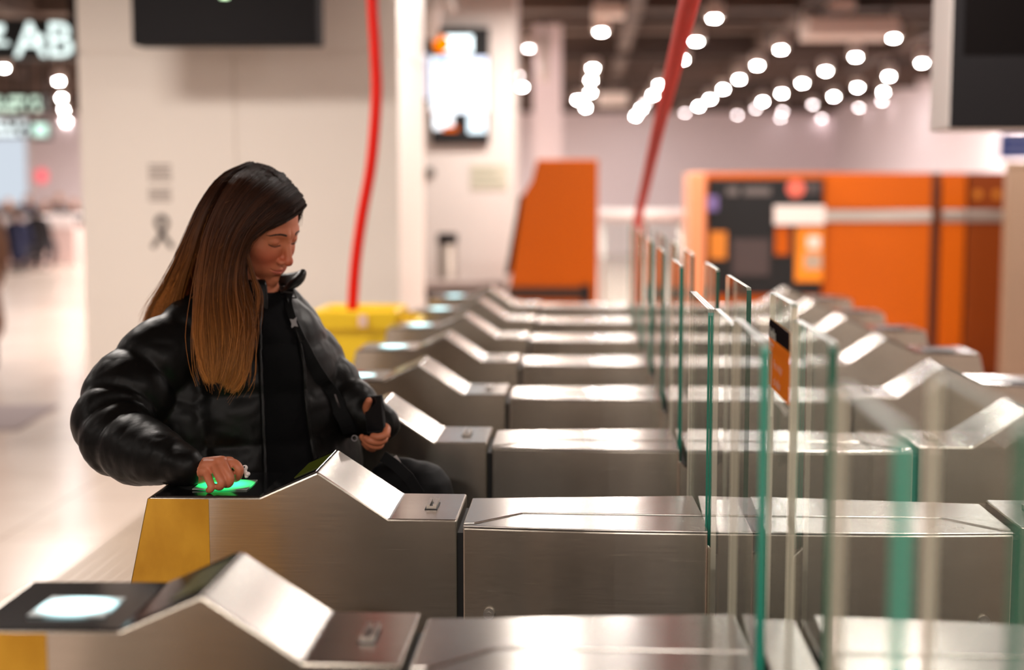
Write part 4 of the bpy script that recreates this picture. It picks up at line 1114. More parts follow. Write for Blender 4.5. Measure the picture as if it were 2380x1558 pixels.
def mat_skin():
    m, nt, b = new_mat('skin')
    at_ = nd(nt, 'ShaderNodeAttribute'); at_.attribute_name = 'tint'
    s = nd(nt, 'ShaderNodeSeparateColor'); lk(nt, at_.outputs['Color'], s.inputs[0])
    m1 = nd(nt, 'ShaderNodeMix', data_type='RGBA'); m1.inputs['A'].default_value = srgb(200, 120, 86); m1.inputs['B'].default_value = srgb(194, 94, 68)
    m2 = nd(nt, 'ShaderNodeMix', data_type='RGBA'); m2.inputs['B'].default_value = srgb(192, 100, 80)
    lk(nt, s.outputs[1], m1.inputs['Factor']); lk(nt, m1.outputs['Result'], m2.inputs['A']); lk(nt, s.outputs[0], m2.inputs['Factor'])
    lk(nt, m2.outputs['Result'], b.inputs['Base Color'])
    b.inputs['Roughness'].default_value = 0.48; b.inputs['Subsurface Weight'].default_value = 0.12
    b.inputs['Subsurface Radius'].default_value = (0.012, 0.005, 0.003); b.inputs['Subsurface Scale'].default_value = 0.6
    return m
M['skin'] = mat_skin()
person = empty('person', (-0.75, 3.37, 0), 'person with long brown hair in a black puffer jacket tapping the green-lit reader', 'person')
PO = Vector(person.location)
def pbuild(name, me, mat, par=person):
    """parts are modelled in world space; shift them under the person's base"""
    o = link(name, me, mat, par); base = PO.copy()
    if par is not person: base = Vector((0, 0, 0))
    o.location = -PO if par is person else (0, 0, 0)
    return o
pbuild('body', me, M['skin'])

# ---- jacket
jm = MB()
zs_ = [0.74, 0.80, 0.86, 0.92, 0.98, 1.04, 1.10, 1.16, 1.22, 1.27, 1.31, 1.345, 1.37]
ws_ = [0.235, 0.242, 0.244, 0.244, 0.242, 0.240, 0.236, 0.226, 0.212, 0.184, 0.148, 0.110, 0.080]
ds_ = [0.150, 0.156, 0.158, 0.158, 0.156, 0.155, 0.154, 0.150, 0.142, 0.126, 0.106, 0.090, 0.075]
zz_ = np.linspace(0.74, 1.37, 90); W_i = np.interp(zz_, zs_, ws_); D_i = np.interp(zz_, zs_, ds_)
baf = [0.80, 0.915, 1.03, 1.145, 1.25]
v = []; nseg = 72; rng = np.random.RandomState(4)
for z, w_, d_ in zip(zz_, W_i, D_i):
    pin = 1-sum(0.055*math.exp(-abs((z-b_)/0.016)**1.2) for b_ in baf)
    c = tc(z)
    for j in range(nseg):
        a = 2*math.pi*j/nseg
        wr = 1+0.012*math.sin(9*a+40*z)*math.sin(23*z)+0.008*mnoise.noise((a*6, z*30, 3))
        e = 0.86
        ca_, sa_ = math.cos(a), math.sin(a)
        ca_ = math.copysign(abs(ca_)**e, ca_); sa_ = math.copysign(abs(sa_)**e, sa_)
        v.append(tuple(c+TORSO_L*(w_*pin*wr*ca_)+TORSO_F*(d_*pin*wr*sa_)))
f = []
for i in range(len(zz_)-1):
    for j in range(nseg): k2 = (j+1) % nseg; f.append((i*nseg+j, i*nseg+k2, (i+1)*nseg+k2, (i+1)*nseg+j))
f.append(tuple(range(nseg-1, -1, -1))); f.append(tuple((len(zz_)-1)*nseg+j for j in range(nseg)))
jm.add(v, f, 0, True)
def cuff(mb, pts, rad, seams, depth, sw): sweep(mb, pts, rad, 40, sub=14, seams=seams, depth=depth, sw=sw)
cuff(jm, [at(478, 745, 3.30), at(425, 790, 3.25), at(350, 862, 3.2), at(285, 940, 3.13), at(268, 1002, 3.06), at(312, 1044, 2.98), at(376, 1064, 2.905), at(404, 1074, 2.888), at(433, 1085, 2.864)],
     [0.075, 0.088, 0.100, 0.102, 0.094, 0.080, 0.058, 0.047, 0.041], [0.075, 0.20, 0.315, 0.385, 0.455], 0.14, 0.018)
cuff(jm, [at(640, 720, 3.44), at(672, 765, 3.46), at(722, 838, 3.46), at(772, 905, 3.44), at(832, 955, 3.41), at(885, 985, 3.38)],
     [0.072, 0.080, 0.083, 0.078, 0.065, 0.046], [0.10, 0.20, 0.29, 0.36], 0.11, 0.018)
sweep(jm, [at(470, 850, 3.27), at(425, 950, 3.23), at(440, 1050, 3.22), at(480, 1130, 3.26)], [0.07, 0.085, 0.085, 0.07], 30, sub=10, seams=[0.10, 0.2], depth=0.08, sw=0.018)
jme = remeshed(jm, 0.006, 4, 'jacket')
# wrinkles that radiate from the seams
co = np.empty(len(jme.vertices)*3); jme.vertices.foreach_get('co', co); co = co.reshape(-1, 3)
no = np.empty(len(jme.vertices)*3); jme.vertices.foreach_get('normal', no); no = no.reshape(-1, 3)
dsp = np.array([0.0045*mnoise.fractal((p[0]*9, p[1]*9, p[2]*7), 1.1, 2.1, 2)+0.0030*abs(mnoise.noise((p[0]*26+p[2]*9, p[1]*26, p[2]*26-p[0]*12))) for p in co])
co = co+no*dsp[:, None]; jme.vertices.foreach_set('co', co.ravel()); jme.update()
def mat_nylon(name, col, rough, bump=0.12, sc=30, spec=0.4, sheen=0.0):
    m, nt, b = new_mat(name)
    b.inputs['Base Color'].default_value = col; b.inputs['Roughness'].default_value = rough
    b.inputs['Specular IOR Level'].default_value = spec; b.inputs['Sheen Weight'].default_value = sheen
    tcn = nd(nt, 'ShaderNodeTexCoord'); nz = nd(nt, 'ShaderNodeTexNoise'); nz.inputs['Scale'].default_value = sc; nz.inputs['Detail'].default_value = 3
    mp = nd(nt, 'ShaderNodeMapping'); mp.inputs['Scale'].default_value = (1, 1, 0.45)
    lk(nt, tcn.outputs['Object'], mp.inputs[0]); lk(nt, mp.outputs[0], nz.inputs['Vector'])
    bp = nd(nt, 'ShaderNodeBump'); bp.inputs['Strength'].default_value = bump; bp.inputs['Distance'].default_value = 0.006
    lk(nt, nz.outputs['Fac'], bp.inputs['Height']); lk(nt, bp.outputs[0], b.inputs['Normal'])
    return m
M['nylon'] = mat_nylon('black_nylon', (0.0045, 0.0042, 0.004, 1), 0.42, 0.30, 26, 0.17)
M['fleece'] = mat_nylon('black_fleece', (0.004, 0.004, 0.0045, 1), 0.95, 0.1, 200, 0.08)
jacket = pbuild('jacket', jme, M['nylon'])
JB = bvh_of(jme)
def on_jacket(px, py, off=0.006):
    h = JB.ray_cast(EYE, ray(px, py).normalized())
    if h[0] is None: return None
    return h[0]+h[1].normalized()*off if h[1].dot(ray(px, py)) < 0 else h[0]-h[1].normalized()*off
def patch(name, rows, mat, par, off=0.006, thick=0.012, nx=10, uvm=None):
    """cloth lying on the jacket between two pixel edges given per row: (y, x_left, x_right)"""
    R = np.array(rows, float); ys = np.linspace(R[0, 0], R[-1, 0], 40); v = []; ny = 40
    for y in ys:
        a = np.interp(y, R[:, 0], R[:, 1]); b = np.interp(y, R[:, 0], R[:, 2]); prev = None
        for i in range(nx):
            p = on_jacket(a+(b-a)*i/(nx-1), y, off)
            if p is None: p = prev if prev is not None else at(a+(b-a)*i/(nx-1), y, 3.25)
            prev = p; v.append(p)
    v2 = [p+FWD*thick for p in v]; n = len(v); f = []
    for i in range(ny-1):
        for j in range(nx-1):
            a = i*nx+j
            f.append((a, a+nx, a+nx+1, a+1)); f.append((n+a, n+a+1, n+a+nx+1, n+a+nx))
    ed = [j for j in range(nx)]+[i*nx+nx-1 for i in range(1, ny)]+[(ny-1)*nx+j for j in range(nx-2, -1, -1)]+[i*nx for i in range(ny-2, 0, -1)]
    for a, b in zip(ed, ed[1:]+ed[:1]): f.append((a, b, n+b, n+a))
    return pbuild(name, MB().add([tuple(p) for p in v], [], 0).add([], [], 0).mesh(name) if False else MB().add([tuple(p) for p in v+v2], f, 0, True).mesh(name), mat, par)
patch('fleece_top', [(666, 622, 646), (700, 606, 664), (740, 603, 676), (800, 602, 690), (860, 604, 697), (920, 608, 702), (980, 610, 708), (1060, 612, 720), (1140, 614, 730)], M['fleece'], person, 0.010, 0.02, 12)
def path_on(pts, off, n=8): 
    out = []
    for p in spline([(a, b, 0) for a, b in pts], n):
        h = on_jacket(p[0], p[1], off)
        if h is not None: out.append(h)
    return out
zl = path_on([(606, 690), (602, 760), (603, 830), (606, 900), (609, 980), (612, 1060), (614, 1120)], 0.010)
pbuild('zip_edge', MB().tube(zl, 0.0035, 8).mesh('zip'), M['black_plastic'], jacket)
zr = path_on([(660, 700), (676, 750), (690, 800), (698, 860), (703, 920), (709, 980), (721, 1060), (730, 1120)], 0.012)
pbuild('zip_edge', MB().tube(zr, 0.0045, 8).mesh('zip'), M['nylon'], jacket)
# stand-up collar, open at the throat
def collar(name, phi0, phi1, ztop, r0, r1, mat, tip=0.0):
    d = -Vector((FWD.x, FWD.y, 0)).normalized(); rt = Vector((RGT.x, RGT.y, 0)); n = 26; v = []; c = NECKC+Vector((0.012, 0.0, -0.012))
    prof = [(0.0, 0), (0.35, 0.012), (0.75, 0.010), (1.0, 0.004)]
    for i in range(n):
        t = i/(n-1); ph = math.radians(phi0+(phi1-phi0)*t); e = math.sin(ph)*rt+math.cos(ph)*d
        zt = ztop(t); z0 = NECKC.z-0.075+tip
        for s, bulge in prof: v.append(tuple(Vector((c.x, c.y, 0))+e*(r0+(r1(t)-r0)*s+bulge)+Vector((0, 0, z0+(zt-z0)*s))))
        for s, bulge in prof[::-1]: v.append(tuple(Vector((c.x, c.y, 0))+e*(r0+(r1(t)-r0)*s-0.016)+Vector((0, 0, z0+(zt-z0)*s-0.003))))
    k = 2*len(prof); f = []
    for i in range(n-1):
        for j in range(k): q2 = (j+1) % k; f.append((i*k+j, (i+1)*k+j, (i+1)*k+q2, i*k+q2))
    f.append(tuple(range(k))); f.append(tuple((n-1)*k+j for j in range(k-1, -1, -1)))
    o = pbuild(name, MB().add(v, f, 0, True).mesh(name), mat, jacket)
    s = o.modifiers.new('s', 'SUBSURF'); s.levels = 1; s.render_levels = 1
    return o
z_c = at(600, 650, 3.28).z; z_t = at(700, 622, 3.37).z
collar('collar', 17, -150, lambda t: z_c+0.003-0.004*t, 0.088, lambda t: 0.076+0.01*t, M['nylon'])
collar('collar', 42, 215, lambda t: float(np.interp(t, [0, 0.12, 0.24, 0.5, 1], [z_t-0.055, z_t-0.020, z_t, z_t-0.012, z_t-0.03])), 0.080, lambda t: float(np.interp(t, [0, 0.2, 0.5, 1], [0.084, 0.102, 0.090, 0.08])), M['nylon'], 0.095)
# cuffs
for pts, r_ in (([at(878, 982, 3.385), at(893, 993, 3.372)], [0.046, 0.036]),):
    pbuild('cuff', MB().tube(pts, r_, 28).mesh('cuff'), M['nylon'], jacket)
# ---- trousers and shoes (behind the gate)
tm = MB()
for hp_, ft in ((HIPL, footL), (HIPR, footR)):
    kn = (hp_+ft)/2+TORSO_F*0.03
    sweep(tm, [hp_, (hp_+kn)/2, kn, (kn+ft)/2-TORSO_F*0.01, ft+Vector((0, 0, 0.02))], [0.115, 0.100, 0.080, 0.078, 0.072], 20)
tm.ell(tuple(tc(0.86)), (0.16, 0.14, 0.12), 24, 14)
pbuild('trousers', remeshed(tm, 0.012, 2, 'trousers'), mat_nylon('black_denim', (0.012, 0.012, 0.014, 1), 0.8))
for ft in (footL, footR):
    sm_ = MB(); sweep(sm_, [Vector((ft.x-0.05, ft.y+0.02, 0.052)), Vector((ft.x+0.03, ft.y-0.015, 0.052)), Vector((ft.x+0.13, ft.y-0.06, 0.042))], [0.046, 0.046, 0.036], 18)
    sm_.ell((ft.x, ft.y, 0.085), (0.05, 0.045, 0.05), 18, 10)
    o = pbuild('shoe', remeshed(sm_, 0.008, 2, 'shoe'), M['black_plastic'])

# ---- eyebrows and eyelashes
rg = random.Random(11)
M['brow'] = pmat('brow_hair', srgb(58, 36, 26), 0.6); M['lash'] = pmat('lash', srgb(40, 26, 20), 0.6)
for sgn in (-1, 1):
    bw = MB(); lw = MB()
    for i in range(170):
        t = rg.random(); l = 0.013+0.036*t; u = 0.0040+0.0040*math.sin(math.pi*min(1, t*0.9+0.12))-0.0035*t*t+rg.uniform(-0.0022, 0.0022)*(1-0.65*t)
        a = Vector(face_point(sgn*l, u)); l2 = l+0.0055; b = Vector(face_point(sgn*l2, u+0.0016*(1-1.8*t)))
        bw.tube([a+HF*0.0004, (a+b)/2+HF*0.0013, b+HF*0.0006], [0.00055, 0.00052, 0.00022], 4)
    for i in range(34):
        t = i/33; l = 0.0185+0.0275*t; u = -0.0218-0.0042*math.sin(math.pi*t)
        a = Vector(face_point(sgn*l, u)); out = HF*0.0030-HU*0.0016+HL*(sgn*(t-0.4)*0.003)
        lw.tube([a-HF*0.0005, a+out*0.6, a+out+HU*0.0008], [0.0003, 0.00022, 0.00010], 4)
    lid = [Vector(face_point(sgn*(0.0175+0.0290*t/14), -0.0213-0.0042*math.sin(math.pi*t/14)))+HF*0.0002 for t in range(15)]
    lw.tube(lid, 0.00055, 5)
    pbuild('eyebrow', bw.mesh('eyebrow'), M['brow']); pbuild('eyelashes', lw.mesh('eyelashes'), M['lash'])

# ---- hair
SHELL_C = np.array([0, 0.008, -0.014]); SHELL_R = np.array([0.083, 0.108, 0.110])
def push_out(p, k=1.0):
    q = (w2h(p)-SHELL_C)/SHELL_R; n = np.linalg.norm(q, axis=-1)
    s = np.where(n < k, k/np.maximum(n, 1e-6), 1.0)
    return h2w(q*s[..., None]*SHELL_R+SHELL_C)
def guide(pts, n=24):
    P = spline([tuple(at(*p)) for p in pts], 10); P = np.array(P)
    s = np.r_[0, np.cumsum(np.linalg.norm(np.diff(P, axis=0), axis=1))]; t = np.linspace(0, s[-1], n)
    return np.stack([np.interp(t, s, P[:, i]) for i in range(3)], 1)
GA = [guide(g) for g in (
 [(710, 478, 3.285), (692, 496, 3.262), (648, 521, 3.24), (590, 547, 3.232), (571, 585, 3.232), (568, 640, 3.23), (579, 690, 3.20), (587, 745, 3.175), (577, 800, 3.155), (572, 850, 3.14), (560, 895, 3.13), (532, 918, 3.13)],
 [(704, 464, 3.29), (674, 489, 3.245), (627, 519, 3.225), (580, 558, 3.22), (560, 610, 3.22), (555, 665, 3.205), (568, 715, 3.18), (571, 770, 3.155), (561, 825, 3.135), (558, 870, 3.125), (545, 900, 3.12), (520, 922, 3.12)],
 [(688, 440, 3.305), (642, 470, 3.235), (592, 515, 3.21), (555, 570, 3.205), (540, 630, 3.205), (534, 690, 3.185), (540, 750, 3.155), (543, 800, 3.135), (538, 850, 3.12), (530, 885, 3.115), (515, 914, 3.115)],
 [(660, 409, 3.325), (608, 445, 3.235), (557, 505, 3.20), (525, 570, 3.195), (510, 640, 3.195), (503, 705, 3.175), (508, 765, 3.15), (512, 815, 3.13), (510, 855, 3.12), (505, 885, 3.115), (512, 908, 3.11)],
 [(626, 389, 3.345), (572, 425, 3.245), (527, 490, 3.205), (499, 560, 3.195), (484, 635, 3.195), (477, 705, 3.175), (477, 765, 3.15), (482, 815, 3.13), (488, 860, 3.12), (495, 890, 3.115), (507, 914, 3.11)],
 [(594, 381, 3.365), (547, 412, 3.26), (507, 475, 3.215), (480, 550, 3.20), (465, 630, 3.195), (457, 705, 3.18), (457, 765, 3.155), (463, 815, 3.135), (470, 855, 3.125), (481, 885, 3.12), (500, 910, 3.115)])]
GB = [guide(g) for g in (
 [(594, 381, 3.37), (542, 405, 3.29), (502, 460, 3.24), (472, 530, 3.225), (452, 600, 3.225), (435, 660, 3.24), (425, 710, 3.27), (415, 770, 3.33)],
 [(584, 381, 3.39), (527, 412, 3.31), (484, 470, 3.26), (454, 540, 3.25), (427, 610, 3.255), (400, 668, 3.28), (378, 712, 3.32), (360, 765, 3.38)],
 [(574, 383, 3.41), (514, 415, 3.35), (472, 478, 3.31), (442, 550, 3.30), (414, 620, 3.30), (384, 675, 3.32), (356, 718, 3.35), (335, 765, 3.40)],
 [(578, 384, 3.44), (527, 412, 3.42), (487, 470, 3.40), (458, 545, 3.385), (432, 615, 3.38), (402, 680, 3.38), (374, 722, 3.39), (355, 770, 3.42)],
 [(604, 388, 3.45), (562, 425, 3.47), (525, 500, 3.46), (505, 580, 3.45), (488, 660, 3.44), (470, 740, 3.43)])]
GC = []
for f0 in np.linspace(0.078, -0.05, 6):                              # far side of the parting
    p = []
    for a in np.linspace(0.0, 1.75, 12):
        uu = math.cos(a); ll = math.sin(a)
        ff = (f0+0.014)/0.110*math.cos(min(a, 1.2)*0.5)-0.25*a*0.4
        k_ = math.sqrt(max(0.02, 1-min(0.95, ff*ff)))
        p.append(h2w(SHELL_C+SHELL_R*np.array([ll*k_, uu*k_, ff])*1.01))
    P = np.array(p); s = np.r_[0, np.cumsum(np.linalg.norm(np.diff(P, axis=0), axis=1))]; t = np.linspace(0, s[-1], 24)
    GC.append(np.stack([np.interp(t, s, P[:, i]) for i in range(3)], 1))
HV, HFc, HCOL = [], [], []
def add_tube(P, r, v0, rnd, sides=3):
    n = len(P); b = len(HV)
    T = np.gradient(P, axis=0); T /= np.maximum(np.linalg.norm(T, axis=1)[:, None], 1e-9)
    A = np.cross(T, np.array([0.31, 0.77, 0.2])); A /= np.maximum(np.linalg.norm(A, axis=1)[:, None], 1e-9); B = np.cross(T, A)
    for i in range(n):
        for j in range(sides):
            a = 2*math.pi*j/sides
            HV.append(tuple(P[i]+(A[i]*math.cos(a)+B[i]*math.sin(a))*r[i])); HCOL.append((v0[i], rnd, 0, 1))
    for i in range(n-1):
        for j in range(sides): q2 = (j+1) % sides; HFc.append((b+i*sides+j, b+i*sides+q2, b+(i+1)*sides+q2, b+(i+1)*sides+j))
def strands(G, count, spread, seed, vscale=1.0, rad=0.0008, base=True, wav=0.0055, lift=0.0, voff=0.0):
    rs_ = np.random.RandomState(seed); n = 24; ng = len(G); Garr = np.array(G)
    ncl = max(12, count//45); cl_u = rs_.rand(ncl)*(ng-1); cl_off = rs_.randn(ncl, 3)*spread; cl_ph = rs_.rand(ncl)*6.28; cl_r = rs_.rand(ncl)
    t = np.linspace(0, 1, n)
    for k_ in range(count):
        c = rs_.randint(ncl)
        u = np.clip(cl_u[c]+rs_.randn()*0.10, 0, ng-1); i = min(int(u), ng-2); w_ = u-i
        P = Garr[i]*(1-w_)+Garr[i+1]*w_
        off = cl_off[c]*((0.35+0.65*t)*(1-0.65*np.clip((t-0.78)/0.22, 0, 1)))[:, None]+rs_.randn(3)*0.0022*(0.4+0.8*t[:, None])
        P = P+off
        P[:, 0] += wav*np.sin(t*11+cl_ph[c])*np.clip((t-0.35)*1.6, 0, 1)*(0.4+1.2*cl_r[c])*(1-0.7*np.clip((t-0.8)/0.2, 0, 1)); P[:, 2] += 0.4*wav*np.cos(t*9+cl_ph[c])*t
        if rs_.rand() < 0.07: P += np.outer(t**1.2, rs_.randn(3)*0.014)
        P = push_out(P, 1.0+0.02*rs_.rand()+lift)
        L = 1.0-0.22*rs_.rand()**3.0
        m_ = max(8, int(n*L)); P = P[:m_]
        r = rad*(0.7+0.6*rs_.rand())*(1-0.75*np.linspace(0, 1, m_)**4)
        add_tube(P, r, voff+t[:m_]*vscale, 0.25*rs_.rand()+0.75*cl_r[c])
    if base:                                                           # solid under-layer
        U = np.linspace(0, ng-1, 5*(ng-1)+1); b = len(HV); rows = []
        for u in U:
            i = min(int(u), ng-2); w_ = u-i; P = Garr[i]*(1-w_)+Garr[i+1]*w_
            P = push_out(P, 0.99); P = P+np.array(tuple(FWD))*0.010; m_ = 21; rows.append(P[:m_])
        nr, m_ = len(rows), len(rows[0])
        for P in rows:
            for i, p in enumerate(P): HV.append(tuple(p)); HCOL.append((t[i]*vscale*0.6, 0.05, 0, 1))
        for i in range(nr-1):
            for j in range(m_-1): a = b+i*m_+j; HFc.append((a, a+1, a+m_+1, a+m_))
strands(GA, 4200, 0.0055, 1)
strands(GB, 2600, 0.007, 2, 1.05, voff=0.06)
strands(GC, 900, 0.003, 3, 0.22, lift=0.01)
strands([GA[0]*1.0, GA[0]*0.8+GA[1]*0.2], 120, 0.004, 5, 1.0, 0.0005, False, 0.008)
# a thin loose lock beside the collar
lo = guide([(560, 556, 3.222), (574, 600, 3.222), (586, 645, 3.215), (598, 685, 3.195), (592, 735, 3.18), (580, 790, 3.165)])
strands([lo, lo+np.array([0.004, 0, 0])], 60, 0.002, 6, 0.35, 0.0006, False, 0.002, voff=0.42)
# flyaways on the crown and brow
rs_ = np.random.RandomState(8)
for k_ in range(170):
    g = GA[rs_.randint(len(GA))] if rs_.rand() < 0.5 else GB[rs_.randint(4)]
    i = rs_.randint(0, 16); p = push_out(g[i], 1.02); d = w2h(p)-SHELL_C; d = d/np.linalg.norm(d); dw = d @ Rh
    tang = (g[i+2]-g[i]); tang /= np.linalg.norm(tang)
    s = np.linspace(0, 1, 8)[:, None]*rs_.uniform(0.015, 0.045); P = p+tang*s+dw*(s**1.5)*rs_.uniform(0.3, 1.6)+rs_.randn(3)*s*0.25
    add_tube(P, np.full(8, 0.00035), np.full(8, 0.25+0.5*(i/9.0)), 0.6)
hme = bpy.data.meshes.new('hair'); hme.from_pydata(HV, [], HFc)
ca = hme.color_attributes.new('strand', 'FLOAT_COLOR', 'POINT'); ca.data.foreach_set('color', np.array(HCOL, np.float32).ravel())
hme.polygons.foreach_set('use_smooth', [True]*len(hme.polygons)); hme.update()
def mat_hair():
    m, nt, b = new_mat('brown_hair')
    a = nd(nt, 'ShaderNodeAttribute'); a.attribute_name = 'strand'; s = nd(nt, 'ShaderNodeSeparateColor'); lk(nt, a.outputs['Color'], s.inputs[0])
    r = ramp(nt, [(0.10, srgb(40, 25, 19)), (0.40, srgb(76, 43, 24)), (0.68, srgb(130, 77, 34)), (0.95, srgb(184, 118, 56))])
    lk(nt, s.outputs[0], r.inputs[0])
    hs = nd(nt, 'ShaderNodeHueSaturation'); mr = nd(nt, 'ShaderNodeMapRange'); mr.inputs[3].default_value = 0.35; mr.inputs[4].default_value = 1.6
    lk(nt, s.outputs[1], mr.inputs[0]); lk(nt, mr.outputs[0], hs.inputs['Value']); lk(nt, r.outputs[0], hs.inputs['Color'])
    lk(nt, hs.outputs[0], b.inputs['Base Color']); b.inputs['Roughness'].default_value = 0.45; b.inputs['Specular IOR Level'].default_value = 0.28
    return m
pbuild('hair', hme, mat_hair())

# ------------------------------------------------------------------ what she carries
# earbud between thumb and forefinger
eb = empty('earbud', tuple(at(566, 1094, 2.8500)), 'small white earbud pinched in the fingers over the green-lit reader', 'earbud')
EO = eb.location
def loc(px, py, Y): return at(px, py, Y)-EO
e_m = MB(); sweep(e_m, [loc(562, 1092, 2.8500), loc(569, 1088, 2.8470)], [0.0070, 0.0064], 16); sweep(e_m, [loc(568, 1090, 2.8470), loc(572, 1102, 2.8430), loc(573, 1107, 2.8420)], [0.0042, 0.0040, 0.0044], 14)
M['white_gloss'] = pmat('white_gloss', srgb(238, 230, 226), 0.18)
link('earbud_shell', remeshed(e_m, 0.0009, 1, 'earbud'), M['white_gloss'], eb)
link('sensor_spot', MB().ell(tuple(loc(568, 1086, 2.8410)), (0.0012, 0.0006, 0.0020), 10, 8).mesh('s'), M['black_plastic'], eb)
link('ear_tip', MB().ell(tuple(loc(576, 1102, 2.8400)), (0.0052, 0.0050, 0.0048), 16, 10).mesh('s'), M['white_gloss'], eb)
# telephone in the other hand
pb, pt = at(875, 1003, 3.318), at(868, 930, 3.332)
ph_ = empty('smartphone', tuple(pb), 'black smartphone held upright in the hand by the bag', 'phone')
ax = (pt-pb).normalized(); ln = (pt-pb).length+0.01
wx = (at(899, 990, 3.306)-at(849, 1003, 3.320)); wx = (wx-ax*wx.dot(ax)).normalized(); nx_ = wx.cross(ax).normalized()
PM = Matrix(((wx.x, ax.x, nx_.x, 0), (wx.y, ax.y, nx_.y, 0), (wx.z, ax.z, nx_.z, 0), (0, 0, 0, 1)))
def pbox(x0, x1, y0, y1, z0, z1, nm, mat, bev):
    m = MB().box(x0, x1, y0, y1, z0, z1); me = m.mesh(nm); me.transform(PM); o = link(nm, me, mat, ph_)
    b = o.modifiers.new('b', 'BEVEL'); b.width = bev; b.segments = 3; return o
hwid = 0.0245; M['phone_glass'] = pmat('phone_glass', (0.004, 0.004, 0.005, 1), 0.12, spec=0.3)
pbox(-hwid, hwid, -0.004, ln, -0.0045, 0.0045, 'phone_case', M['black_plastic'], 0.003)
pbox(-hwid+0.003, hwid-0.003, 0.0, ln-0.003, 0.0046, 0.0052, 'screen', M['phone_glass'], 0.0002)
pbox(hwid-0.0004, hwid+0.0008, ln*0.55, ln*0.75, -0.0015, 0.0015, 'side_button', M['charcoal'], 0.0002)
# bag hanging at her side
bg = empty('backpack', tuple(at(940, 1250, 3.36)), 'black backpack slung from the shoulder, its rounded end showing behind the gate', 'backpack')
BO = bg.location
b_m = MB()
def bl_(px, py, Y): return at(px, py, Y)-BO
sweep(b_m, [bl_(915, 1150, 3.36), bl_(920, 1320, 3.36)], [0.080, 0.088], 24); sweep(b_m, [bl_(970, 1155, 3.35), bl_(972, 1330, 3.35)], [0.090, 0.098], 24)
sweep(b_m, [bl_(905, 1118, 3.345), bl_(945, 1120, 3.34), bl_(998, 1160, 3.33)], [0.050, 0.058, 0.055], 18)
link('bag_body', remeshed(b_m, 0.006, 6, 'bag'), mat_nylon('black_canvas', (0.005, 0.005, 0.0055, 1), 0.6, 0.12, 30, 0.12), bg)
M['webbing'] = mat_nylon('black_webbing', (0.006, 0.006, 0.0065, 1), 0.7, 0.1, 300, 0.12)
def ribbon(pts3, width, t, nm, mat, par, O, side=None):
    v = []; n = len(pts3); f = []
    for i, p in enumerate(pts3):
        tg = (pts3[min(i+1, n-1)]-pts3[max(i-1, 0)]).normalized(); s = tg.cross(FWD).normalized() if side is None else side
        nn = -FWD
        v += [tuple(p-s*width/2-O), tuple(p+s*width/2-O), tuple(p+s*width/2+nn*t-O), tuple(p-s*width/2+nn*t-O)]
    for i in range(n-1):
        for j in range(4): q2 = (j+1) % 4; f.append((4*i+j, 4*i+q2, 4*i+4+q2, 4*i+4+j))
    f += [(3, 2, 1, 0), tuple(4*(n-1)+j for j in range(4))]
    return link(nm, MB().add(v, f).mesh(nm), mat, par)
sp_ = path_on([(668, 668), (660, 700), (668, 740), (690, 790), (722, 850), (752, 895), (790, 950), (820, 1010)], 0.006)
strap = ribbon(sp_, 0.034, 0.006, 'shoulder_strap', M['webbing'], bg, BO)
ribbon([at(890, 1060, 3.28), at(920, 1082, 3.262), at(950, 1110, 3.25), at(975, 1150, 3.25)], 0.026, 0.004, 'side_strap', M['webbing'], bg, BO)
ribbon([at(917, 1061, 3.275), at(928, 1078, 3.268), at(936, 1096, 3.262)], 0.010, 0.003, 'reflective_tab', pmat('grey_tab', srgb(150, 140, 138), 0.4), bg, BO)
# slider buckle, star badge, zip pull, key ring
bk_ = on_jacket(661, 690, 0.016)
if bk_ is not None:
    m = MB(); o_ = bk_-BO; s = RGT*0.017; d = Vector((0.10, 0, -1)).normalized()*0.0125
    ring = [o_-s-d, o_+s*0.75-d, o_+s*1.05+d, o_-s*0.75+d, o_-s-d]
    m.tube(ring, 0.0026, 8); m.tube([o_-s*0.85, o_+s*0.9], 0.0026, 8)
    link('strap_buckle', m.mesh('buckle'), pmat('buckle', srgb(40, 38, 38), 0.3), bg)
sb = on_jacket(673, 758, 0.017)
if sb is not None:
    n_ = -FWD; X = RGT; Y_ = UPV; v = []; c0 = sb-BO
    for k_ in range(2):
        for i in range(8):
            a = 2*math.pi*i/8+math.pi/4+0.2; r = 0.0155 if i % 2 == 0 else 0.0075
            v.append(tuple(c0+X*(r*0.75*math.cos(a))+Y_*(r*1.05*math.sin(a))+n_*(0.0025*k_)))
    link('star_badge', MB().add(v, [tuple(range(7, -1, -1)), tuple(range(8, 16))]+[(i, (i+1) % 8, 8+(i+1) % 8, 8+i) for i in range(8)]).mesh('star'), pmat('badge_grey', srgb(142, 138, 140), 0.35), bg)
zp = [on_jacket(x, y, 0.012) for x, y in ((764, 905), (770, 920), (777, 935), (785, 948))]
if all(p is not None for p in zp):
    link('zip_pull', MB().tube([p-BO for p in zp], [0.0022, 0.0030, 0.0034, 0.0030], 8).mesh('zip_pull'), pmat('pull_grey', srgb(96, 90, 92), 0.25, 0.6), bg)
cc = at(824, 1019, 3.30)-BO; m = MB(); m.tube([cc+RGT*(0.0065*math.cos(a))+UPV*(0.0065*math.sin(a)) for a in np.linspace(0, 2*math.pi, 17)], 0.0012, 8)
link('metal_ring', m.mesh('ring'), pmat('ring_metal', srgb(150, 146, 150), 0.3, 0.8), bg)
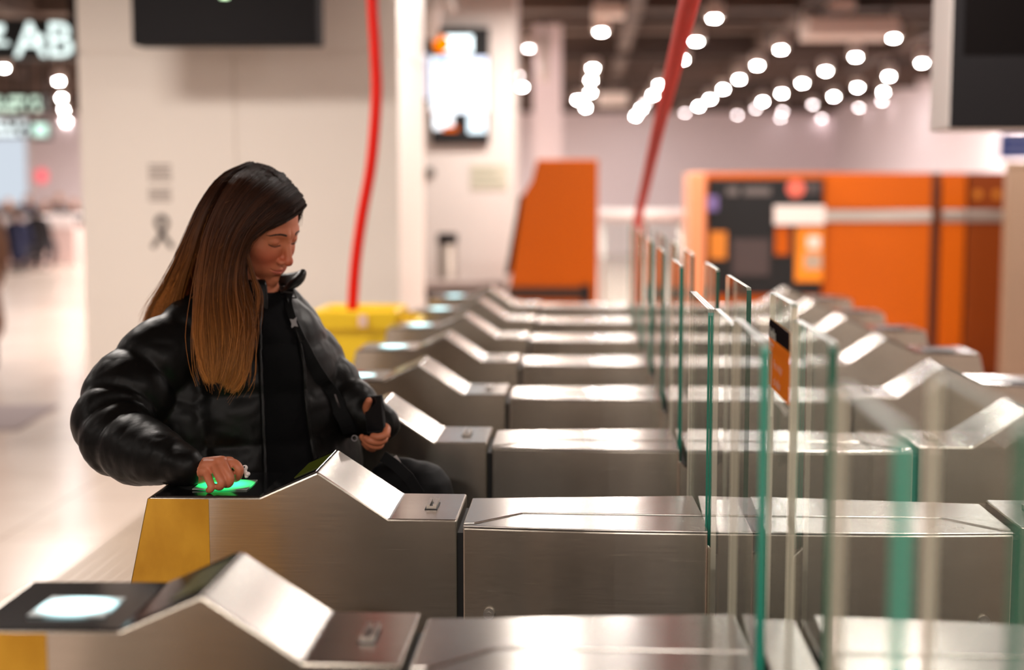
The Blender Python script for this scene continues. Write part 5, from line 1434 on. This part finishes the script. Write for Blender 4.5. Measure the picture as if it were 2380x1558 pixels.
# ------------------------------------------------------------------ people and counters at the far end of the corridor
def cloth(name, c): return pmat(name, c, 0.85, spec=0.2)
def figure(label, px, py_head, Y, face, coat_c, hair_c, trouser_c, seated=True, long_coat=False, scale=1.0, seat=0.0):
    """person with head top at the given pixel; the body is one mesh, hair and clothing its companions"""
    head = at(px, py_head, Y); x = head.x
    top = head.z
    f = Vector((math.cos(face), math.sin(face), 0)); l = Vector((-f.y, f.x, 0)); c = Vector((x, Y, 0)); u = Vector((0, 0, 1))
    h = 0.225*scale; neck = top-h*1.1; sh = top-0.30*scale; hip = top-(0.86 if seated else 0.86)*scale
    r = empty('person', (x, Y, 0), label, 'person')
    def P(a, b, z): return c+f*a+l*b+u*z
    b = MB()
    b.ell(tuple(P(0.01, 0, top-h*0.52)), (0.078*scale, 0.078*scale, h*0.52), 16, 12)
    b.ell(tuple(P(0.085*scale, 0, top-h*0.55)), (0.02, 0.02, 0.022), 8, 6)
    sweep(b, [P(0, 0, neck-0.08), P(0, 0, neck+0.03)], [0.055, 0.052], 12, sub=3)
    sweep(b, [P(0, 0, hip), P(0, 0, (hip+sh)/2), P(0, 0, sh-0.03)], [0.11, 0.11, 0.10], 14, sub=4)
    arms = []; legs = []
    for s in (-1, 1):
        ap = [P(0, 0.17*s*scale, sh-0.03), P(0.02, 0.23*s*scale, sh-0.30*scale), P(0.22*scale, 0.16*s, sh-0.42*scale)] if seated else [P(0, 0.17*s, sh-0.03), P(-0.01, 0.24*s, sh-0.30), P(0.06, 0.25*s, sh-0.56)]
        arms.append(ap); sweep(b, ap+[ap[-1]+(ap[-1]-ap[-2]).normalized()*0.09], [0.045, 0.04, 0.032, 0.035], 10, sub=4)
        lp = [P(0.0, 0.09*s, hip), P(0.40*scale, 0.11*s, hip+0.02), P(0.36*scale, 0.11*s, max(0.10, hip-0.42*scale))] if seated else [P(0, 0.09*s, hip), P(0.02, 0.10*s, hip*0.52), P(0, 0.10*s, 0.07)]
        legs.append(lp); sweep(b, lp+[lp[-1]+f*0.13-u*0.03], [0.08, 0.06, 0.042, 0.035], 10, sub=4)
    def part(nm, mb, mat, vx=0.016):
        me = remeshed(mb, vx, 1, nm); o = link(nm, me, mat, r); o.location = -r.location; return o
    part('body', b, M['skin_plain'])
    cm = MB()
    sweep(cm, [P(0, 0, hip-(0.35 if long_coat else 0.06)), P(0, 0, hip+0.1), P(0, 0, (hip+sh)/2+0.05), P(0, 0, sh-0.05)], [0.22 if long_coat else 0.17, 0.165, 0.165, 0.135], 16, sub=4)
    for ap in arms: sweep(cm, [P(0, 0, sh-0.06)]+ap, [0.10, 0.075, 0.068, 0.055], 12, sub=4)
    part('coat', cm, coat_c)
    lm = MB()
    for lp in legs: sweep(lm, lp, [0.10, 0.085, 0.065], 12, sub=4)
    part('trousers', lm, trouser_c)
    hm_ = MB(); hm_.ell(tuple(P(-0.015, 0, top-h*0.42)), (0.092*scale, 0.092*scale, h*0.46), 16, 12); hm_.ell(tuple(P(-0.05, 0, top-h*0.75)), (0.06, 0.075, h*0.45), 14, 10)
    # keep the face free
    part('hair', hm_, hair_c)
    return r, hip, c
M['skin_plain'] = pmat('skin_plain', srgb(205, 150, 125), 0.55)
kb, kn, kg, kbr = cloth('coat_black', srgb(34, 30, 32)), cloth('coat_navy', srgb(38, 40, 62)), cloth('coat_grey', srgb(92, 82, 82)), cloth('coat_brown', srgb(112, 82, 66))
hb, ho, hd_ = cloth('hair_dark', srgb(40, 28, 24)), cloth('hair_ochre', srgb(178, 128, 66)), cloth('hair_brown', srgb(84, 58, 44))
tb = cloth('trouser_dark', srgb(36, 34, 40))
M['counter'] = pmat('counter_white', srgb(240, 230, 230), 0.5)
M['counter_pink'] = pmat('counter_front', srgb(206, 180, 176), 0.6)
def counter(px0, px1, pyt, pyb, Y, label, low):
    p = at(px0, pyb, Y); q = at(px1, pyt, Y)
    r = empty('counter', ((p.x+q.x)/2, Y, 0), label, 'counter'); w = (q.x-p.x)/2
    MB().box(-w, w, 0, 0.7, q.z-0.05, q.z).build('top', M['counter'], r, bevel=0.01)
    MB().box(-w+0.03, w-0.03, 0.02, 0.06, p.z, q.z-0.05).build('front_board', M['counter'], r, bevel=0.004)
    MB().box(-w+0.05, w-0.05, 0.08, 0.60, 0, p.z if low else 0.3).build('base', M['counter_pink'], r)
    if not low:
        for sx in (-w+0.1, w-0.1): MB().box(sx-0.03, sx+0.03, 0.1, 0.6, 0.3, q.z-0.05).build('leg', M['charcoal'], r)
    return r
counter(-60, 92, 503, 530, 28.6, 'white counter at the corridor end, crowded with seated people', False)
counter(106, 176, 500, 528, 29.4, 'short white counter at the corridor end beside the panelled block', True)
def stool(x, y, z, label):
    r = empty('stool', (x, y, 0), label, 'stool')
    MB().lathe([(0.19, z-0.05), (0.2, z-0.02), (0.18, z)], (0, 0, 0), 20).build('seat', M['black_plastic'], r)
    MB().tube([(0, 0, 0.02), (0, 0, z-0.04)], 0.03, 12).build('post', M['charcoal'], r)
    MB().lathe([(0.2, 0), (0.2, 0.015), (0.04, 0.03)], (0, 0, 0), 20).build('foot', M['charcoal'], r)
CROWD = [
 ('person with ochre hair in a black coat seated behind the long white counter', 18, 462, 29.9, -1.6, kb, ho, tb),
 ('person in a navy coat seated tallest behind the long white counter', 62, 455, 31.3, -1.5, kn, hb, tb),
 ('person in a dark grey coat seated behind the short white counter', 108, 466, 30.8, -1.7, kg, hb, tb),
 ('person with ochre hair seated behind the middle of the short white counter', 136, 452, 32.3, -1.4, kg, ho, tb),
 ('person in a black coat seated at the end of the short white counter', 172, 464, 30.9, -1.6, kb, hb, tb),
 ('person in black seen from behind, seated in front of the long white counter', 86, 478, 27.6, 1.5, kb, hb, tb),
 ('person in a navy coat seen from behind at the long white counter', 38, 488, 26.7, 1.6, kn, hd_, tb),
]
for (lb, px, py, Y, fc, cc_, hc_, tc_) in CROWD:
    r, hip, c = figure(lb, px, py, Y, fc, cc_, hc_, tc_, scale=0.92)
    stool(c.x, c.y, hip-0.27, 'dark round stool under the '+lb.replace('person', 'person', 1)[:0]+{18: 'ochre-haired person at the long counter', 62: 'tallest person in navy at the long counter', 108: 'person in grey at the short counter', 136: 'ochre-haired person at the short counter', 172: 'person in black at the short counter end', 86: 'person in black in front of the counter', 38: 'person in navy in front of the counter'}[px])
figure('person in a long brown coat walking at the very edge of the corridor', -62, 424, 12.0, 2.6, kbr, hd_, tb, seated=False, long_coat=True)
